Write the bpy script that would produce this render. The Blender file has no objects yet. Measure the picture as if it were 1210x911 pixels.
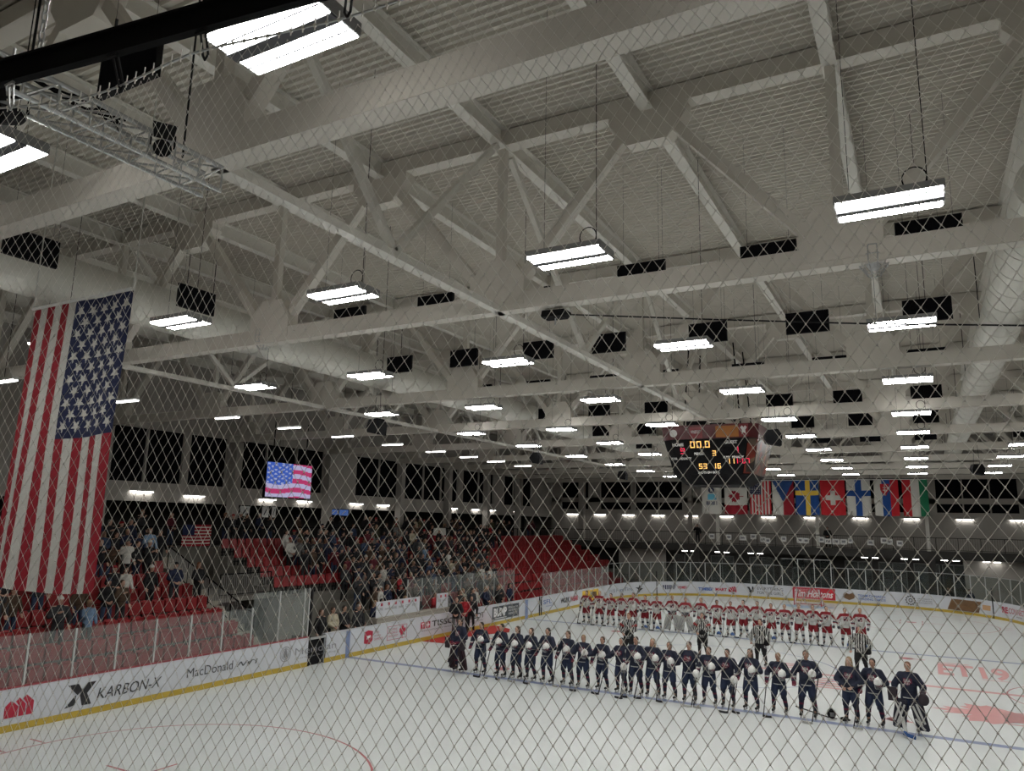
import bpy, bmesh, math, random
from mathutils import Vector, Matrix
rnd = random.Random(7)
SC = bpy.context.scene
COL = SC.collection
PI = math.pi
sin, cos = math.sin, math.cos

# ------------------------------------------------------------------ materials
MATS = {}
def mat(name, color, rough=.6, metal=0., var=.08, scale=8., emit=None, es=1., spec=.5):
    if name in MATS: return MATS[name]
    m = bpy.data.materials.new(name); m.use_nodes = True
    nt = m.node_tree; b = nt.nodes['Principled BSDF']
    b.inputs['Roughness'].default_value = rough
    b.inputs['Metallic'].default_value = metal
    b.inputs['Specular IOR Level'].default_value = spec
    c = (*color, 1.)
    if var > 0:
        tc = nt.nodes.new('ShaderNodeTexCoord')
        n = nt.nodes.new('ShaderNodeTexNoise'); n.inputs['Scale'].default_value = scale; n.inputs['Detail'].default_value = 3
        mx = nt.nodes.new('ShaderNodeMix'); mx.data_type = 'RGBA'
        mx.inputs[6].default_value = (*[x*(1-var) for x in color], 1); mx.inputs[7].default_value = (*[min(1, x*(1+var)) for x in color], 1)
        nt.links.new(tc.outputs['Object'], n.inputs['Vector'])
        nt.links.new(n.outputs['Fac'], mx.inputs[0]); nt.links.new(mx.outputs[2], b.inputs['Base Color'])
    else: b.inputs['Base Color'].default_value = c
    if emit:
        b.inputs['Emission Color'].default_value = (*emit, 1); b.inputs['Emission Strength'].default_value = es
    MATS[name] = m; return m
def srgb(r, g, b):
    f = lambda c: (c/255/12.92) if c/255 <= .04045 else ((c/255+.055)/1.055)**2.4
    return (f(r), f(g), f(b))
def glassmat(name, tint, haze, hc=(.75, .8, .78)):
    m = bpy.data.materials.new(name); m.use_nodes = True; nt = m.node_tree
    for n in list(nt.nodes): nt.nodes.remove(n)
    out = nt.nodes.new('ShaderNodeOutputMaterial'); tr = nt.nodes.new('ShaderNodeBsdfTransparent'); tr.inputs[0].default_value = (*tint, 1)
    df = nt.nodes.new('ShaderNodeBsdfDiffuse'); df.inputs[0].default_value = (*hc, 1)
    gl = nt.nodes.new('ShaderNodeBsdfGlossy'); gl.inputs['Roughness'].default_value = .06
    noi = nt.nodes.new('ShaderNodeTexNoise'); noi.inputs['Scale'].default_value = .35
    mr = nt.nodes.new('ShaderNodeMapRange'); mr.inputs[3].default_value = haze*.75; mr.inputs[4].default_value = haze*1.25
    m1 = nt.nodes.new('ShaderNodeMixShader'); m2 = nt.nodes.new('ShaderNodeMixShader')
    nt.links.new(noi.outputs['Fac'], mr.inputs[0]); nt.links.new(mr.outputs[0], m1.inputs[0])
    nt.links.new(tr.outputs[0], m1.inputs[1]); nt.links.new(df.outputs[0], m1.inputs[2])
    m2.inputs[0].default_value = .025
    nt.links.new(m1.outputs[0], m2.inputs[1]); nt.links.new(gl.outputs[0], m2.inputs[2])
    nt.links.new(m2.outputs[0], out.inputs[0]); MATS[name] = m; return m

STEEL = mat('painted_steel', (.67, .635, .57), .55, 0, .05, 3)
PURL = mat('purlin_steel', (.78, .76, .70), .55, 0, .05, 3)
DECK = mat('deck_metal', (.66, .625, .56), .5, 0, .06, 2)
DUCT = mat('duct_metal', (.70, .69, .63), .5, .0, .07, 4)
BLACK = mat('black_paint', (.007, .007, .008), .7, 0, .1, 5, spec=.12)
BLKCL = mat('black_curtain', (.006, .006, .008), .95, 0, .3, 3, spec=.1)
DKGREY = mat('dark_grey', (.016, .016, .017), .7, spec=.2)
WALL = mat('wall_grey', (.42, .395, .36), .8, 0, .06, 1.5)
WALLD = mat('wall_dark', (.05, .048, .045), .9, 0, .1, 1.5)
CONC = mat('concrete', (.21, .20, .175), .9, 0, .15, 2)
WHITE = mat('white_board', (.57, .59, .63), .35, 0, .03, 2)
YEL = mat('yellow_kick', (.47, .33, .04), .4, 0, .06, 3)
REDL = mat('red_line_paint', (.42, .10, .11), .35, 0, .08, 3)
REDP = mat('pale_red_paint', (.62, .27, .27), .35, 0, .10, 3)
BLUEL = mat('blue_line_paint', (.17, .22, .38), .35, 0, .08, 3)
ALU = mat('aluminium', (.55, .56, .56), .35, .6, .05)
WHT = mat('white_plastic', (.78, .78, .76), .45, 0, .03)
NETC = mat('net_twine', (.88, .86, .80), .75, 0, .08, 40)
INK = mat('ink_black', (.012, .012, .014), .4, 0, 0)
INKR = mat('ink_red', (.40, .008, .035), .4, 0, .05)
INKB = mat('ink_blue', (.03, .10, .36), .4, 0, .05)
INKG = mat('ink_grey', (.22, .22, .24), .4, 0, 0)
INKW = mat('ink_white', (.8, .8, .8), .4, 0, 0)
INKBR = mat('ink_brown', (.16, .085, .035), .4, 0, .2, 6)
INKY = mat('ink_yellow', (.80, .52, .05), .4, 0, 0)
SEAT = mat('red_seat', (.28, .014, .018), .45, 0, .1, 3)
LAMP = mat('lamp_diffuser', (.9, .9, .9), .5, 0, 0, emit=(1., .985, .95), es=62.)
LAMPS = mat('lamp_diffuser_small', (.9, .9, .9), .5, 0, 0, emit=(1., .97, .92), es=14.)
GLASS = glassmat('rink_glass', (.94, .96, .955), .075)
FGLASS = glassmat('end_glass', (.80, .84, .83), .0)
DGLASS = glassmat('office_glass', (.55, .58, .58), .10)

# ------------------------------------------------------------------ mesh helper
class MB:
    def __init__(s): s.v = []; s.f = []; s.m = []; s.mi = 0
    def add(s, vs, fs, mi=None):
        o = len(s.v); s.v += [tuple(v) for v in vs]; k = s.mi if mi is None else mi
        for f in fs: s.f.append(tuple(o+i for i in f)); s.m.append(k)
    def box(s, a, b, mi=None):
        (x0, y0, z0), (x1, y1, z1) = a, b
        s.add([(x0,y0,z0),(x1,y0,z0),(x1,y1,z0),(x0,y1,z0),(x0,y0,z1),(x1,y0,z1),(x1,y1,z1),(x0,y1,z1)],
              [(0,3,2,1),(4,5,6,7),(0,1,5,4),(1,2,6,5),(2,3,7,6),(3,0,4,7)], mi)
    def cbox(s, c, d, mi=None):
        s.box([c[i]-d[i]/2 for i in range(3)], [c[i]+d[i]/2 for i in range(3)], mi)
    def bar(s, p0, p1, w, h=None, up=(0,0,1), mi=None):
        h = h or w; p0 = Vector(p0); p1 = Vector(p1); d = (p1-p0).normalized(); u = Vector(up)
        if abs(d.dot(u)) > .98: u = Vector((0,1,0))
        r = d.cross(u).normalized(); u = r.cross(d).normalized()
        vs = []
        for p in (p0, p1):
            for a, b in ((-1,-1),(1,-1),(1,1),(-1,1)): vs.append(p + r*a*w/2 + u*b*h/2)
        s.add(vs, [(0,1,2,3),(7,6,5,4),(0,4,5,1),(1,5,6,2),(2,6,7,3),(3,7,4,0)], mi)
    def tube(s, p0, p1, r0, r1=None, n=8, mi=None, caps=True):
        r1 = r0 if r1 is None else r1
        p0 = Vector(p0); p1 = Vector(p1); d = (p1-p0)
        if d.length < 1e-6: return
        d.normalize(); u = Vector((0,0,1)) if abs(d.z) < .9 else Vector((1,0,0))
        a = d.cross(u).normalized(); b = d.cross(a)
        vs = []
        for p, r in ((p0, r0), (p1, r1)):
            for i in range(n): t = 2*PI*i/n; vs.append(p + a*cos(t)*r + b*sin(t)*r)
        fs = [(i, (i+1) % n, n+(i+1) % n, n+i) for i in range(n)]
        if caps: fs += [tuple(range(n-1, -1, -1)), tuple(range(n, 2*n))]
        s.add(vs, fs, mi)
    def path(s, pts, r, n=6, mi=None):
        for a, b in zip(pts, pts[1:]): s.tube(a, b, r, r, n, mi)
    def ell(s, c, r, n=12, k=8, mi=None, rot=None):
        c = Vector(c); vs = []; 
        for j in range(1, k):
            ph = PI*j/k
            for i in range(n):
                t = 2*PI*i/n; v = Vector((r[0]*sin(ph)*cos(t), r[1]*sin(ph)*sin(t), r[2]*cos(ph)))
                if rot: v = rot @ v
                vs.append(c+v)
        T = Vector((0,0,r[2])); B = Vector((0,0,-r[2]))
        if rot: T = rot @ T; B = rot @ B
        vs += [c+T, c+B]; t0 = len(vs)-2; fs = []
        for j in range(k-2):
            for i in range(n): fs.append((j*n+i, (j+1)*n+i, (j+1)*n+(i+1) % n, j*n+(i+1) % n))
        for i in range(n):
            fs.append((t0, i, (i+1) % n)); fs.append((t0+1, (k-2)*n+(i+1) % n, (k-2)*n+i))
        s.add(vs, fs, mi)
    def cap(s, p0, r0, p1, r1, n=12):
        s.tube(p0, p1, r0, r1, n); s.ell(p0, (r0,)*3, n, 8); s.ell(p1, (r1,)*3, n, 8)
    def prism(s, poly, f, t, mi=None):
        """poly: list of (u,v); f maps (u,v,w) to space; w 0..t"""
        n = len(poly)
        s.add([f(u, v, 0) for u, v in poly]+[f(u, v, t) for u, v in poly],
              [tuple(range(n-1, -1, -1)), tuple(range(n, 2*n))]+[(i, (i+1) % n, n+(i+1) % n, n+i) for i in range(n)], mi)
    def mesh(s, name):
        me = bpy.data.meshes.new(name); me.from_pydata(s.v, [], s.f); me.update()
        for p, k in zip(me.polygons, s.m): p.material_index = k
        return me
def link(name, me, mats=None, parent=None, loc=None, rz=0., smooth=False):
    o = bpy.data.objects.new(name, me); COL.objects.link(o)
    if mats is not None and me is not None:
        if not isinstance(mats, (list, tuple)): mats = [mats]
        if not me.materials:
            for m in mats: me.materials.append(m)
    if parent is not None: o.parent = parent
    if loc is not None: o.location = loc
    o.rotation_euler.z = rz
    if smooth and me is not None:
        me.polygons.foreach_set('use_smooth', [True]*len(me.polygons))
    return o
def obj(name, mb, mats, parent=None, **k): return link(name, mb.mesh(name), mats, parent, **k)
def tag(o, label, cat, group=None, kind=None):
    o['label'] = label; o['category'] = cat
    if group: o['group'] = group
    if kind: o['kind'] = kind
    return o
def thing(name, label, cat, loc=(0,0,0), rz=0., group=None):
    o = link(name, None, loc=loc, rz=rz); return tag(o, label, cat, group)
def struct(name, mb, m, parent=None):
    o = obj(name, mb, m, parent)
    if parent is None: o['kind'] = 'structure'
    return o
def dup(root, loc, rz=0., label=None, group=None, scale=None):
    r = root.copy(); COL.objects.link(r); r.location = loc; r.rotation_euler.z = rz
    if scale: r.scale = (scale,)*3
    if label: r['label'] = label
    if group: r['group'] = group
    for ch in list(root.children):
        c = ch.copy(); COL.objects.link(c); c.parent = r
        for g in list(ch.children):
            d = g.copy(); COL.objects.link(d); d.parent = c
    return r
ORD = ['', 'first', 'second', 'third', 'fourth', 'fifth', 'sixth', 'seventh', 'eighth', 'ninth', 'tenth', 'eleventh', 'twelfth', 'thirteenth',
       'fourteenth', 'fifteenth', 'sixteenth', 'seventeenth', 'eighteenth', 'nineteenth']
TENS = {2: 'twent', 3: 'thirt', 4: 'fort', 5: 'fift', 6: 'sixt', 7: 'sevent'}
def ordn(n):
    if n < 20: return ORD[n]
    t, u = divmod(n, 10)
    return TENS[t]+'ieth' if u == 0 else TENS[t]+'y-'+ORD[u]
def textmesh(txt, size=1., shear=0., bold=0., spacing=1.):
    c = bpy.data.curves.new('txt', 'FONT'); c.body = txt; c.size = size; c.shear = shear; c.offset = bold; c.space_character = spacing
    c.resolution_u = 3
    o = bpy.data.objects.new('txt', c); COL.objects.link(o)
    dg = bpy.context.evaluated_depsgraph_get(); dg.update()
    me = bpy.data.meshes.new_from_object(o.evaluated_get(dg)); bpy.data.objects.remove(o); bpy.data.curves.remove(c)
    return [tuple(v.co) for v in me.vertices], [tuple(p.vertices) for p in me.polygons]
def text_into(mb, txt, u0, u1, v0, v1, f, mi=0, **k):
    """fit text into rectangle u0..u1 x v0..v1, mapped by f(u,v)"""
    vs, fs = textmesh(txt, **k)
    if not vs: return
    xs = [v[0] for v in vs]; ys = [v[1] for v in vs]; ax, bx, ay, by = min(xs), max(xs), min(ys), max(ys)
    mb.add([f(u0+(x-ax)/(bx-ax)*(u1-u0), v0+(y-ay)/(by-ay)*(v1-v0)) for x, y, _ in vs], fs, mi)

# ------------------------------------------------------------------ camera (fitted to the rink's own lines)
cam = bpy.data.objects.new('camera', bpy.data.cameras.new('camera')); COL.objects.link(cam)
R_ = Vector((.87686469, .48029165, .02069424)); U_ = Vector((.06986692, -.16990895, .98297994)); F_ = Vector((-.47563319, .86049456, .18254366))
M = Matrix.Identity(4)
for i in range(3): M[i][0] = R_[i]; M[i][1] = U_[i]; M[i][2] = -F_[i]
M[0][3], M[1][3], M[2][3] = 20.7471, -1.53793, 5.494
cam.matrix_world = M
cam.data.sensor_width = 36; cam.data.lens = 872.045/1210*36; cam.data.clip_start = .05; cam.data.clip_end = 300
SC.camera = cam

# ------------------------------------------------------------------ rink geometry
W, L, RC = 25.94, 60.96, 8.53
def P(s, out=0.):
    """point on the board line, s metres along from the near left, out metres behind the ice face"""
    a = 43.9; q = RC*PI/2; e = W-2*RC
    r = RC+out
    if s < a: return (-out, RC+s)
    s -= a
    if s < q: t = PI-s/RC; return (RC+r*cos(t), L-RC+r*sin(t))
    s -= q
    if s < e: return (RC+s, L+out)
    s -= e
    if s < q: t = PI/2-s/RC; return (W-RC+r*cos(t), L-RC+r*sin(t))
    s -= q
    if s < a: return (W+out, L-RC-s)
    s -= a
    if s < q: t = -s/RC; return (W-RC+r*cos(t), RC+r*sin(t))
    s -= q
    if s < e: return (W-RC-s, -out)
    s -= e
    t = -PI/2-s/RC; return (RC+r*cos(t), RC+r*sin(t))
PER = 2*43.9+4*RC*PI/2+2*(W-2*RC)
def slist(s0, s1, st=.35):
    n = max(1, int(math.ceil((s1-s0)/st))); return [s0+(s1-s0)*i/n for i in range(n+1)]
def wallstrip(mb, s0, s1, z0, z1, o0, o1, st=.35):
    ss = slist(s0, s1, st); n = len(ss); vs = []
    for s in ss:
        a = P(s, o0); b = P(s, o1); vs += [(*a, z0), (*a, z1), (*b, z1), (*b, z0)]
    fs = []
    for i in range(n-1):
        for k in range(4): fs.append((i*4+k, i*4+(k+1) % 4, (i+1)*4+(k+1) % 4, (i+1)*4+k))
    fs += [(3,2,1,0), tuple((n-1)*4+k for k in range(4))]
    mb.add(vs, fs)

# ---- floor: ice with its painted markings
ice = mat('ice', (.655, .69, .685), .22, 0, .035, .6, spec=.35)
nt = ice.node_tree; bs = nt.nodes['Principled BSDF']
n2 = nt.nodes.new('ShaderNodeTexNoise'); n2.inputs['Scale'].default_value = .5; n2.inputs['Detail'].default_value = 2
rr = nt.nodes.new('ShaderNodeMapRange'); rr.inputs[3].default_value = .27; rr.inputs[4].default_value = .36
tcc = nt.nodes.new('ShaderNodeTexCoord'); nt.links.new(tcc.outputs['Object'], n2.inputs['Vector']); nt.links.new(n2.outputs['Fac'], rr.inputs[0]); nt.links.new(rr.outputs[0], bs.inputs['Roughness'])
mb = MB(); pts = [P(s, .06) for s in slist(0, PER-.2, .5)]
mb.add([(x, y, 0) for x, y in pts]+[(x, y, -.1) for x, y in pts], [tuple(range(len(pts)-1, -1, -1)), tuple(range(len(pts), 2*len(pts)))])
floor = struct('floor', mb, ice)
def mark(name, mb, m): return obj(name, mb, m, floor)
Z1, Z2 = .004, .007
def rect(mb, x0, x1, y0, y1, z=Z1): mb.add([(x0,y0,z),(x1,y0,z),(x1,y1,z),(x0,y1,z)], [(0,1,2,3)])
def ring(mb, cx, cy, r, w, z=Z1, a0=0, a1=2*PI, n=72):
    vs = []
    for i in range(n+1):
        t = a0+(a1-a0)*i/n
        for q in (r-w/2, r+w/2): vs.append((cx+q*cos(t), cy+q*sin(t), z))
    mb.add(vs, [(2*i, 2*i+1, 2*i+3, 2*i+2) for i in range(n)])
for yb in (22.86, 38.1):
    mb = MB(); rect(mb, 0, W, yb-.15, yb+.15); mark('blue_line', mb, BLUEL)
mb = MB(); rect(mb, 0, W, 30.33, 30.63); mark('center_line', mb, REDP)
for yg in (3.35, 57.61):
    mb = MB(); rect(mb, 1.2, W-1.2, yg-.025, yg+.025); mark('goal_line', mb, REDL)
mb = MB(); ring(mb, W/2, 30.48, 4.57, .07); mark('center_circle', mb, BLUEL)
for cx in (W/2-6.71, W/2+6.71):
    for cy in (9.45, 51.51):
        mb = MB(); ring(mb, cx, cy, 4.57, .055)
        for sx in (-1, 1):
            for sy in (-1, 1):
                x = cx+sx*.6; y = cy+sy*.23
                rect(mb, min(x, x+sx*1.2), max(x, x+sx*1.2), y-.03, y+.03); rect(mb, x-.03, x+.03, min(y, y+sy*.9), max(y, y+sy*.9))
            for q in (-.45, .45): 
                rect(mb, min(cx+sx*4.6, cx+sx*5.2), max(cx+sx*4.6, cx+sx*5.2), cy+q-.03, cy+q+.03)
        ring(mb, cx, cy, .15, .3, n=24); mark('faceoff_circle', mb, REDL)
    for cy in (24.36, 36.6):
        mb = MB(); ring(mb, cx, cy, .15, .3, n=24); mark('faceoff_dot', mb, REDL)
mb = MB(); ring(mb, W, 30.48, 3.05, .05, a0=PI/2, a1=1.5*PI); mark('referee_crease', mb, REDL)
# creases
crs = mat('crease_blue', (.30, .50, .66), .3, 0, .05)
for yg, sg in ((3.35, 1), (57.61, -1)):
    mb = MB(); vs = [(W/2, yg, Z1)]+[(W/2+1.83*cos(t), yg+sg*1.83*sin(t), Z1) for t in [PI*i/20 for i in range(21)]]
    mb.add(vs, [(0, i, i+1) if sg > 0 else (0, i+1, i) for i in range(1, 21)]); mark('goal_crease', mb, crs)
# painted logos on the ice: big red leaf, "19" style lettering, small centre logo
LEAF = [(0,1),(.13,.72),(.32,.82),(.24,.36),(.5,.55),(.56,.42),(.86,.46),(.74,.2),(.9,.1),(.45,-.32),(.52,-.5),(.06,-.42),(.06,-.9),
        (-.06,-.9),(-.06,-.42),(-.52,-.5),(-.45,-.32),(-.9,.1),(-.74,.2),(-.86,.46),(-.56,.42),(-.5,.55),(-.24,.36),(-.32,.82),(-.13,.72)]
def fanpoly(mb, poly, f, c=(0, 0), mi=None):
    n = len(poly); mb.add([f(*c)]+[f(u, v) for u, v in poly], [(0, 1+i, 1+(i+1) % n) for i in range(n)], mi)
mb = MB()
fanpoly(mb, LEAF, lambda u, v: (22.3-1.75*v, 26.75-1.5*u, Z1))
for k in range(5): rect(mb, 22.5, 24.2, 25.6+k*.38, 25.72+k*.38, Z1)
mark('maple_leaf_marking', mb, REDP)
mb = MB()
text_into(mb, 'ET19', 20.85, 23.3, 33.2, 36.1, lambda u, v: (u, v, Z1), bold=.03)
rect(mb, 20.85, 22.0, 36.25, 36.4); rect(mb, 22.3, 23.2, 33.0, 33.1); mark('red_lettering_marking', mb, REDP)
mb = MB(); rect(mb, 19.7, 20.4, 36.55, 36.7); rect(mb, 19.3, 20.1, 24.2, 24.35); mark('red_dash_marking', mb, REDP)
mb = MB()
for k in range(5): rect(mb, 16.6+.1*k, 17.9, 27.9+.42*k, 28.08+.42*k, Z2)
for k in range(3): rect(mb, 15.2, 16.2, 31.2+.4*k, 31.4+.4*k, Z2)
mark('center_logo_marking', mb, REDP)

# ---- dasher boards with sponsor signs
boards = thing('dasher_boards', 'white rink boards with yellow kick strip circling the whole ice surface', 'rink boards')
for a, b in ((0, 11.95), (12.85, PER)):
    mb = MB(); wallstrip(mb, a, b, 0, 1.05, .0, .12); obj('board_panel', mb, WHITE, boards)
    mb = MB(); wallstrip(mb, a, b, .0, .17, -.012, .0); obj('kick_plate', mb, YEL, boards)
    mb = MB(); wallstrip(mb, a, b, 1.05, 1.09, -.01, .14); obj('cap_rail', mb, mat('cap_rail_red', (.30, .05, .06), .5) if a < 5 else WHITE, boards)
def bd(out=-.006):
    def f(s, z): x, y = P(s, out); return (x, y, z)
    return f
def sign(name, build, mats, label=None):
    mb = MB(); build(mb); o = obj(name, mb, mats, boards)
    if label: o['label'] = label
    return o
def prect(mb, s0, s1, z0, z1, mi=0, out=-.004):
    ss = slist(s0, s1, .3); n = len(ss)
    mb.add([(*P(s, out), z) for s in ss for z in (z0, z1)], [(2*i, 2*i+2, 2*i+3, 2*i+1) for i in range(n-1)], mi)
def poly(mb, pts, mi=0, out=-.006):
    f = bd(out); n = len(pts); cx = sum(p[0] for p in pts)/n; cz = sum(p[1] for p in pts)/n
    fanpoly(mb, pts, f, (cx, cz), mi)
def txt(mb, t, s0, s1, z0, z1, mi=0, **k): text_into(mb, t, s0, s1, z0, z1, bd(-.008), mi, **k)
def marthouses(mb, s0, s1, z0, z1, mi=0):
    w = (s1-s0); h = z1-z0
    def q(*pts): poly(mb, [(s0+a*w, z0+b*h) for a, b in pts], mi)
    q((0,.0),(.0,.55),(.17,.8),(.30,.72),(.46,.5),(.46,0))
    q((.50,0),(.50,.5),(.36,.75),(.48,.92),(.72,.55),(.72,0))
    q((.76,.0),(.76,.55),(.60,.85),(.72,1),(1,.65),(1,0))
sign('sponsor_sign', lambda m: marthouses(m, 1.24, 1.95, .34, .84), INKR, 'red sign of three joined houses')
def kx(m):
    s0, s1, z0, z1 = 2.78, 3.62, .28, .87; w = s1-s0; h = z1-z0
    q = lambda *p: poly(m, [(s0+a*w, z0+b*h) for a, b in p])
    q((.05,1),(.40,1),(.56,.72),(.40,.5)); q((.70,1),(1,1),(.72,.52),(.9,0),(.58,0),(.48,.5),(.50,.62)); q((0,0),(.34,0.08),(.36,.52),(.3,.46))
sign('sponsor_sign', kx, INK, 'black slashed X emblem')
sign('sponsor_sign', lambda m: txt(m, 'KARBON-X', 3.68, 5.72, .36, .66, shear=.25), INK)
sign('sponsor_sign', lambda m: txt(m, 'MacDonald', 6.62, 8.42, .45, .73), INK)
def kia(m):
    s0, z0, w, h = 8.58, .49, .86, .15
    for a in ((0,0,.18,1),(.18,.95,.3,.0),(.3,0,.48,1),(.52,0,.58,.75),(.58,.0,.75,1),(.75,1,.95,0.6),(.93,0,1.0,1)):
        d = .06; poly(m, [(s0+a[0]*w, z0+a[1]*h), (s0+a[0]*w+d, z0+a[1]*h), (s0+a[2]*w+d, z0+a[3]*h), (s0+a[2]*w, z0+a[3]*h)])
sign('sponsor_sign', kia, INK)
def crest(m, sc, zc, r, teeth=False):
    def rg(r0, w, n=28):
        f = bd(-.007); vs = []
        for i in range(n+1):
            t = 2*PI*i/n
            for q in (r0-w, r0): vs.append(f(sc+q*cos(t), zc+q*sin(t)))
        m.add(vs, [(2*i, 2*i+1, 2*i+3, 2*i+2) for i in range(n)])
    rg(r, .03); rg(r*.72, .02) if not teeth else rg(r*.45, .05)
    if teeth:
        for i in range(12):
            t = 2*PI*i/12; poly(m, [(sc+(r+a)*cos(t+b), zc+(r+a)*sin(t+b)) for a, b in ((-.06,-.12),(.05,-.12),(.05,.12),(-.06,.12))])
    else:
        poly(m, [(sc+a*r, zc+b*r) for a, b in ((-.25,-.4),(.25,-.4),(.35,.1),(0,.9),(-.35,.1))])
        for k in range(5): poly(m, [(sc+a*r, zc+b*r) for a, b in ((-.5+.22*k,-.55),(-.42+.22*k,-.55),(-.3+.15*k,.15),(-.34+.15*k,.15))])
sign('sponsor_sign', lambda m: (crest(m, 10.80, .60, .27), txt(m, 'Meridian', 11.28, 13.5, .48, .74), txt(m, 'mortgage & lending', 11.30, 13.5, .32, .40)), INKG, 'grey round crest with wording')
for a, b in ((14.06, 14.30), (29.6, 29.95)):
    sign('blue_line_panel', lambda m: prect(m, a, b, .0, 1.05, out=-.016), BLUEL, 'blue stripe where the blue line meets the boards')
def hc(m):
    poly(m, [(15.2,.42),(15.55,.34),(15.75,.5),(15.75,.86),(15.45,.92),(15.2,.86)], 0); poly(m, [(15.35,.55),(15.6,.62),(15.62,.72),(15.38,.7)], 1, -.009)
    for k, t in enumerate(('TEAM', 'Ice Hockey', 'CHAMPIONSHIP')): txt(m, t, 15.86, 16.15+.15*k, .74-.14*k, .83-.14*k)
sign('sponsor_sign', hc, [INKR, INKW], 'red square hockey emblem with three short lines')
def hl(m):
    for a in ((16.72,18.15,.34,.36),(16.72,18.15,.90,.92),(16.72,16.75,.34,.92),(18.12,18.15,.34,.92)): prect(m, *a)
    f = bd(-.007); fanpoly(m, LEAF, lambda u, v: f(17.82+.28*u, .62+.32*v))
    for k, t in enumerate(('WOMENS', 'WORLD', 'HOCKEY')): txt(m, t, 16.82, 17.42+.05*k, .74-.14*k, .83-.14*k)
sign('sponsor_sign', hl, INKR, 'boxed red emblem with a maple leaf')
def tiss(m):
    prect(m, 19.2, 19.55, .55, .85, 1, -.006); prect(m, 19.62, 19.97, .55, .85, 1, -.006)
    txt(m, 'T', 19.28, 19.48, .6, .8, 2, bold=.03); txt(m, '+', 19.68, 19.92, .6, .8, 2, bold=.05); txt(m, 'TISSOT', 20.1, 22.5, .57, .84, 0, bold=.02)
    txt(m, 'INNOVATORS BY TRADITION', 19.3, 22.3, .42, .48, 0)
sign('sponsor_sign', tiss, [INK, INKR, INKW], 'black lettering after two small red squares')
sign('sponsor_sign', lambda m: (txt(m, 'TISSOT', 23.2, 24.95, .54, .82, bold=.02), txt(m, 'INNOVATORS BY TRADITION', 23.25, 24.8, .40, .45)), INK, 'black lettering on white')
def bump(m):
    prect(m, 25.8, 28.85, .27, .97, 0); txt(m, 'BUMP', 25.95, 27.4, .42, .88, 1, bold=.05)
    prect(m, 25.95, 27.4, .32, .36, 1, -.006)
    for k, t in enumerate(('Electric', 'AND PLUMBING', 'RENTALS')): txt(m, t, 27.6, 28.7, .76-.17*k, .87-.17*k, 1)
sign('sponsor_sign', bump, [mat('ink_charcoal', (.035, .045, .055), .4), INKW], 'dark panel with white lettering')
sign('sponsor_sign', lambda m: (txt(m, 'SFL', 32.0, 33.2, .6, .86, bold=.01), txt(m, 'HOMES', 32.4, 33.3, .42, .5)), INKB, 'thin blue lettering')
sign('sponsor_sign', lambda m: (txt(m, 'WORK', 34.5, 35.9, .45, .78, 0, bold=.05), txt(m, 'WEAR', 36.0, 37.3, .45, .78, 1, bold=.05)), [INK, INKR], 'black and red block lettering')
sign('sponsor_sign', lambda m: (prect(m, 38.0, 40.9, .24, .98, 0), poly(m, [(39.5,.4),(40.6,.5),(40.5,.8),(39.8,.85)], 1, -.008), txt(m, 'GOLD', 39.6, 40.5, .5, .72, 2)), [INKY, INKBR, INKY], 'yellow panel')
sign('sponsor_sign', lambda m: txt(m, '1115 PureTire', 43.0, 46.8, .48, .74), mat('ink_slate', (.05, .10, .20), .4, 0, 0), 'blue-grey wordmark')
def bird(m): poly(m, [(47.3,.3),(47.45,.55),(47.1,.7),(47.5,.68),(47.6,.9),(47.75,.62),(48.0,.6),(47.7,.45),(47.55,.3)])
sign('sponsor_sign', bird, INK, 'small black bird emblem')
sign('sponsor_sign', lambda m: ([prect(m, 49.95+.2*k, 50.07+.2*k, .48, .82, 0, -.006) for k in range(4)], txt(m, 'HF', 50.7, 51.1, .48, .82, 0, bold=.03), txt(m, 'WOMEN', 51.25, 52.05, .52, .74, 1, bold=.03)), [mat('ink_navy', (.01, .015, .06), .4, 0, 0), INKR], 'navy bars with a red word')
sign('sponsor_sign', lambda m: (txt(m, 'TIMBER', 53.0, 54.25, .42, .66, 0, bold=.04), txt(m, 'MART', 54.36, 55.25, .42, .66, 1, bold=.04), marthouses(m, 55.38, 56.0, .38, .84, 1)), [INKB, INKR], 'blue and red wordmark with three houses')
def bau(m):
    poly(m, [(56.8,.85),(57.0,.85),(57.15,.55),(57.05,.5)]); poly(m, [(57.2,.9),(57.3,.88),(57.32,.5),(57.1,.38),(56.95,.5),(57.18,.6)])
    txt(m, 'EVERYTHING', 57.6, 59.55, .66, .88); txt(m, 'FOR THE GIRLS', 57.6, 59.55, .34, .56)
sign('sponsor_sign', bau, INK, 'black emblem with two lines of lettering')
sign('sponsor_sign', lambda m: (prect(m, 60.25, 63.3, .2, 1.04, 0), txt(m, 'Tim Hortons', 60.4, 63.15, .34, .86, 1, shear=.35, bold=.02)), [mat('ink_red_panel', (.50, .015, .03), .4, 0, 0), INKW], 'red panel with slanted white wordmark')
def ud(m):
    poly(m, [(63.85,.7),(64.0,.85),(64.25,.72),(64.5,.85),(64.66,.7),(64.6,.45),(64.25,.3),(63.9,.45)], 0)
    txt(m, 'TEAM CANADA', 64.85, 66.7, .60, .76, 1, bold=.02); txt(m, 'TRADING CARDS', 64.85, 66.7, .36, .52, 1, bold=.02)
sign('sponsor_sign', ud, [INKBR, INKB], 'brown shield with blue lettering')
sign('sponsor_sign', lambda m: (crest(m, 68.35, .58, .30, True), [txt(m, t, 68.8, 69.8, .70-.14*k, .78-.14*k) for k, t in enumerate(('UNIVERSITY', 'OF TRADES', 'PROGRAMS'))]), INK, 'black toothed wheel emblem')
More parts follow.
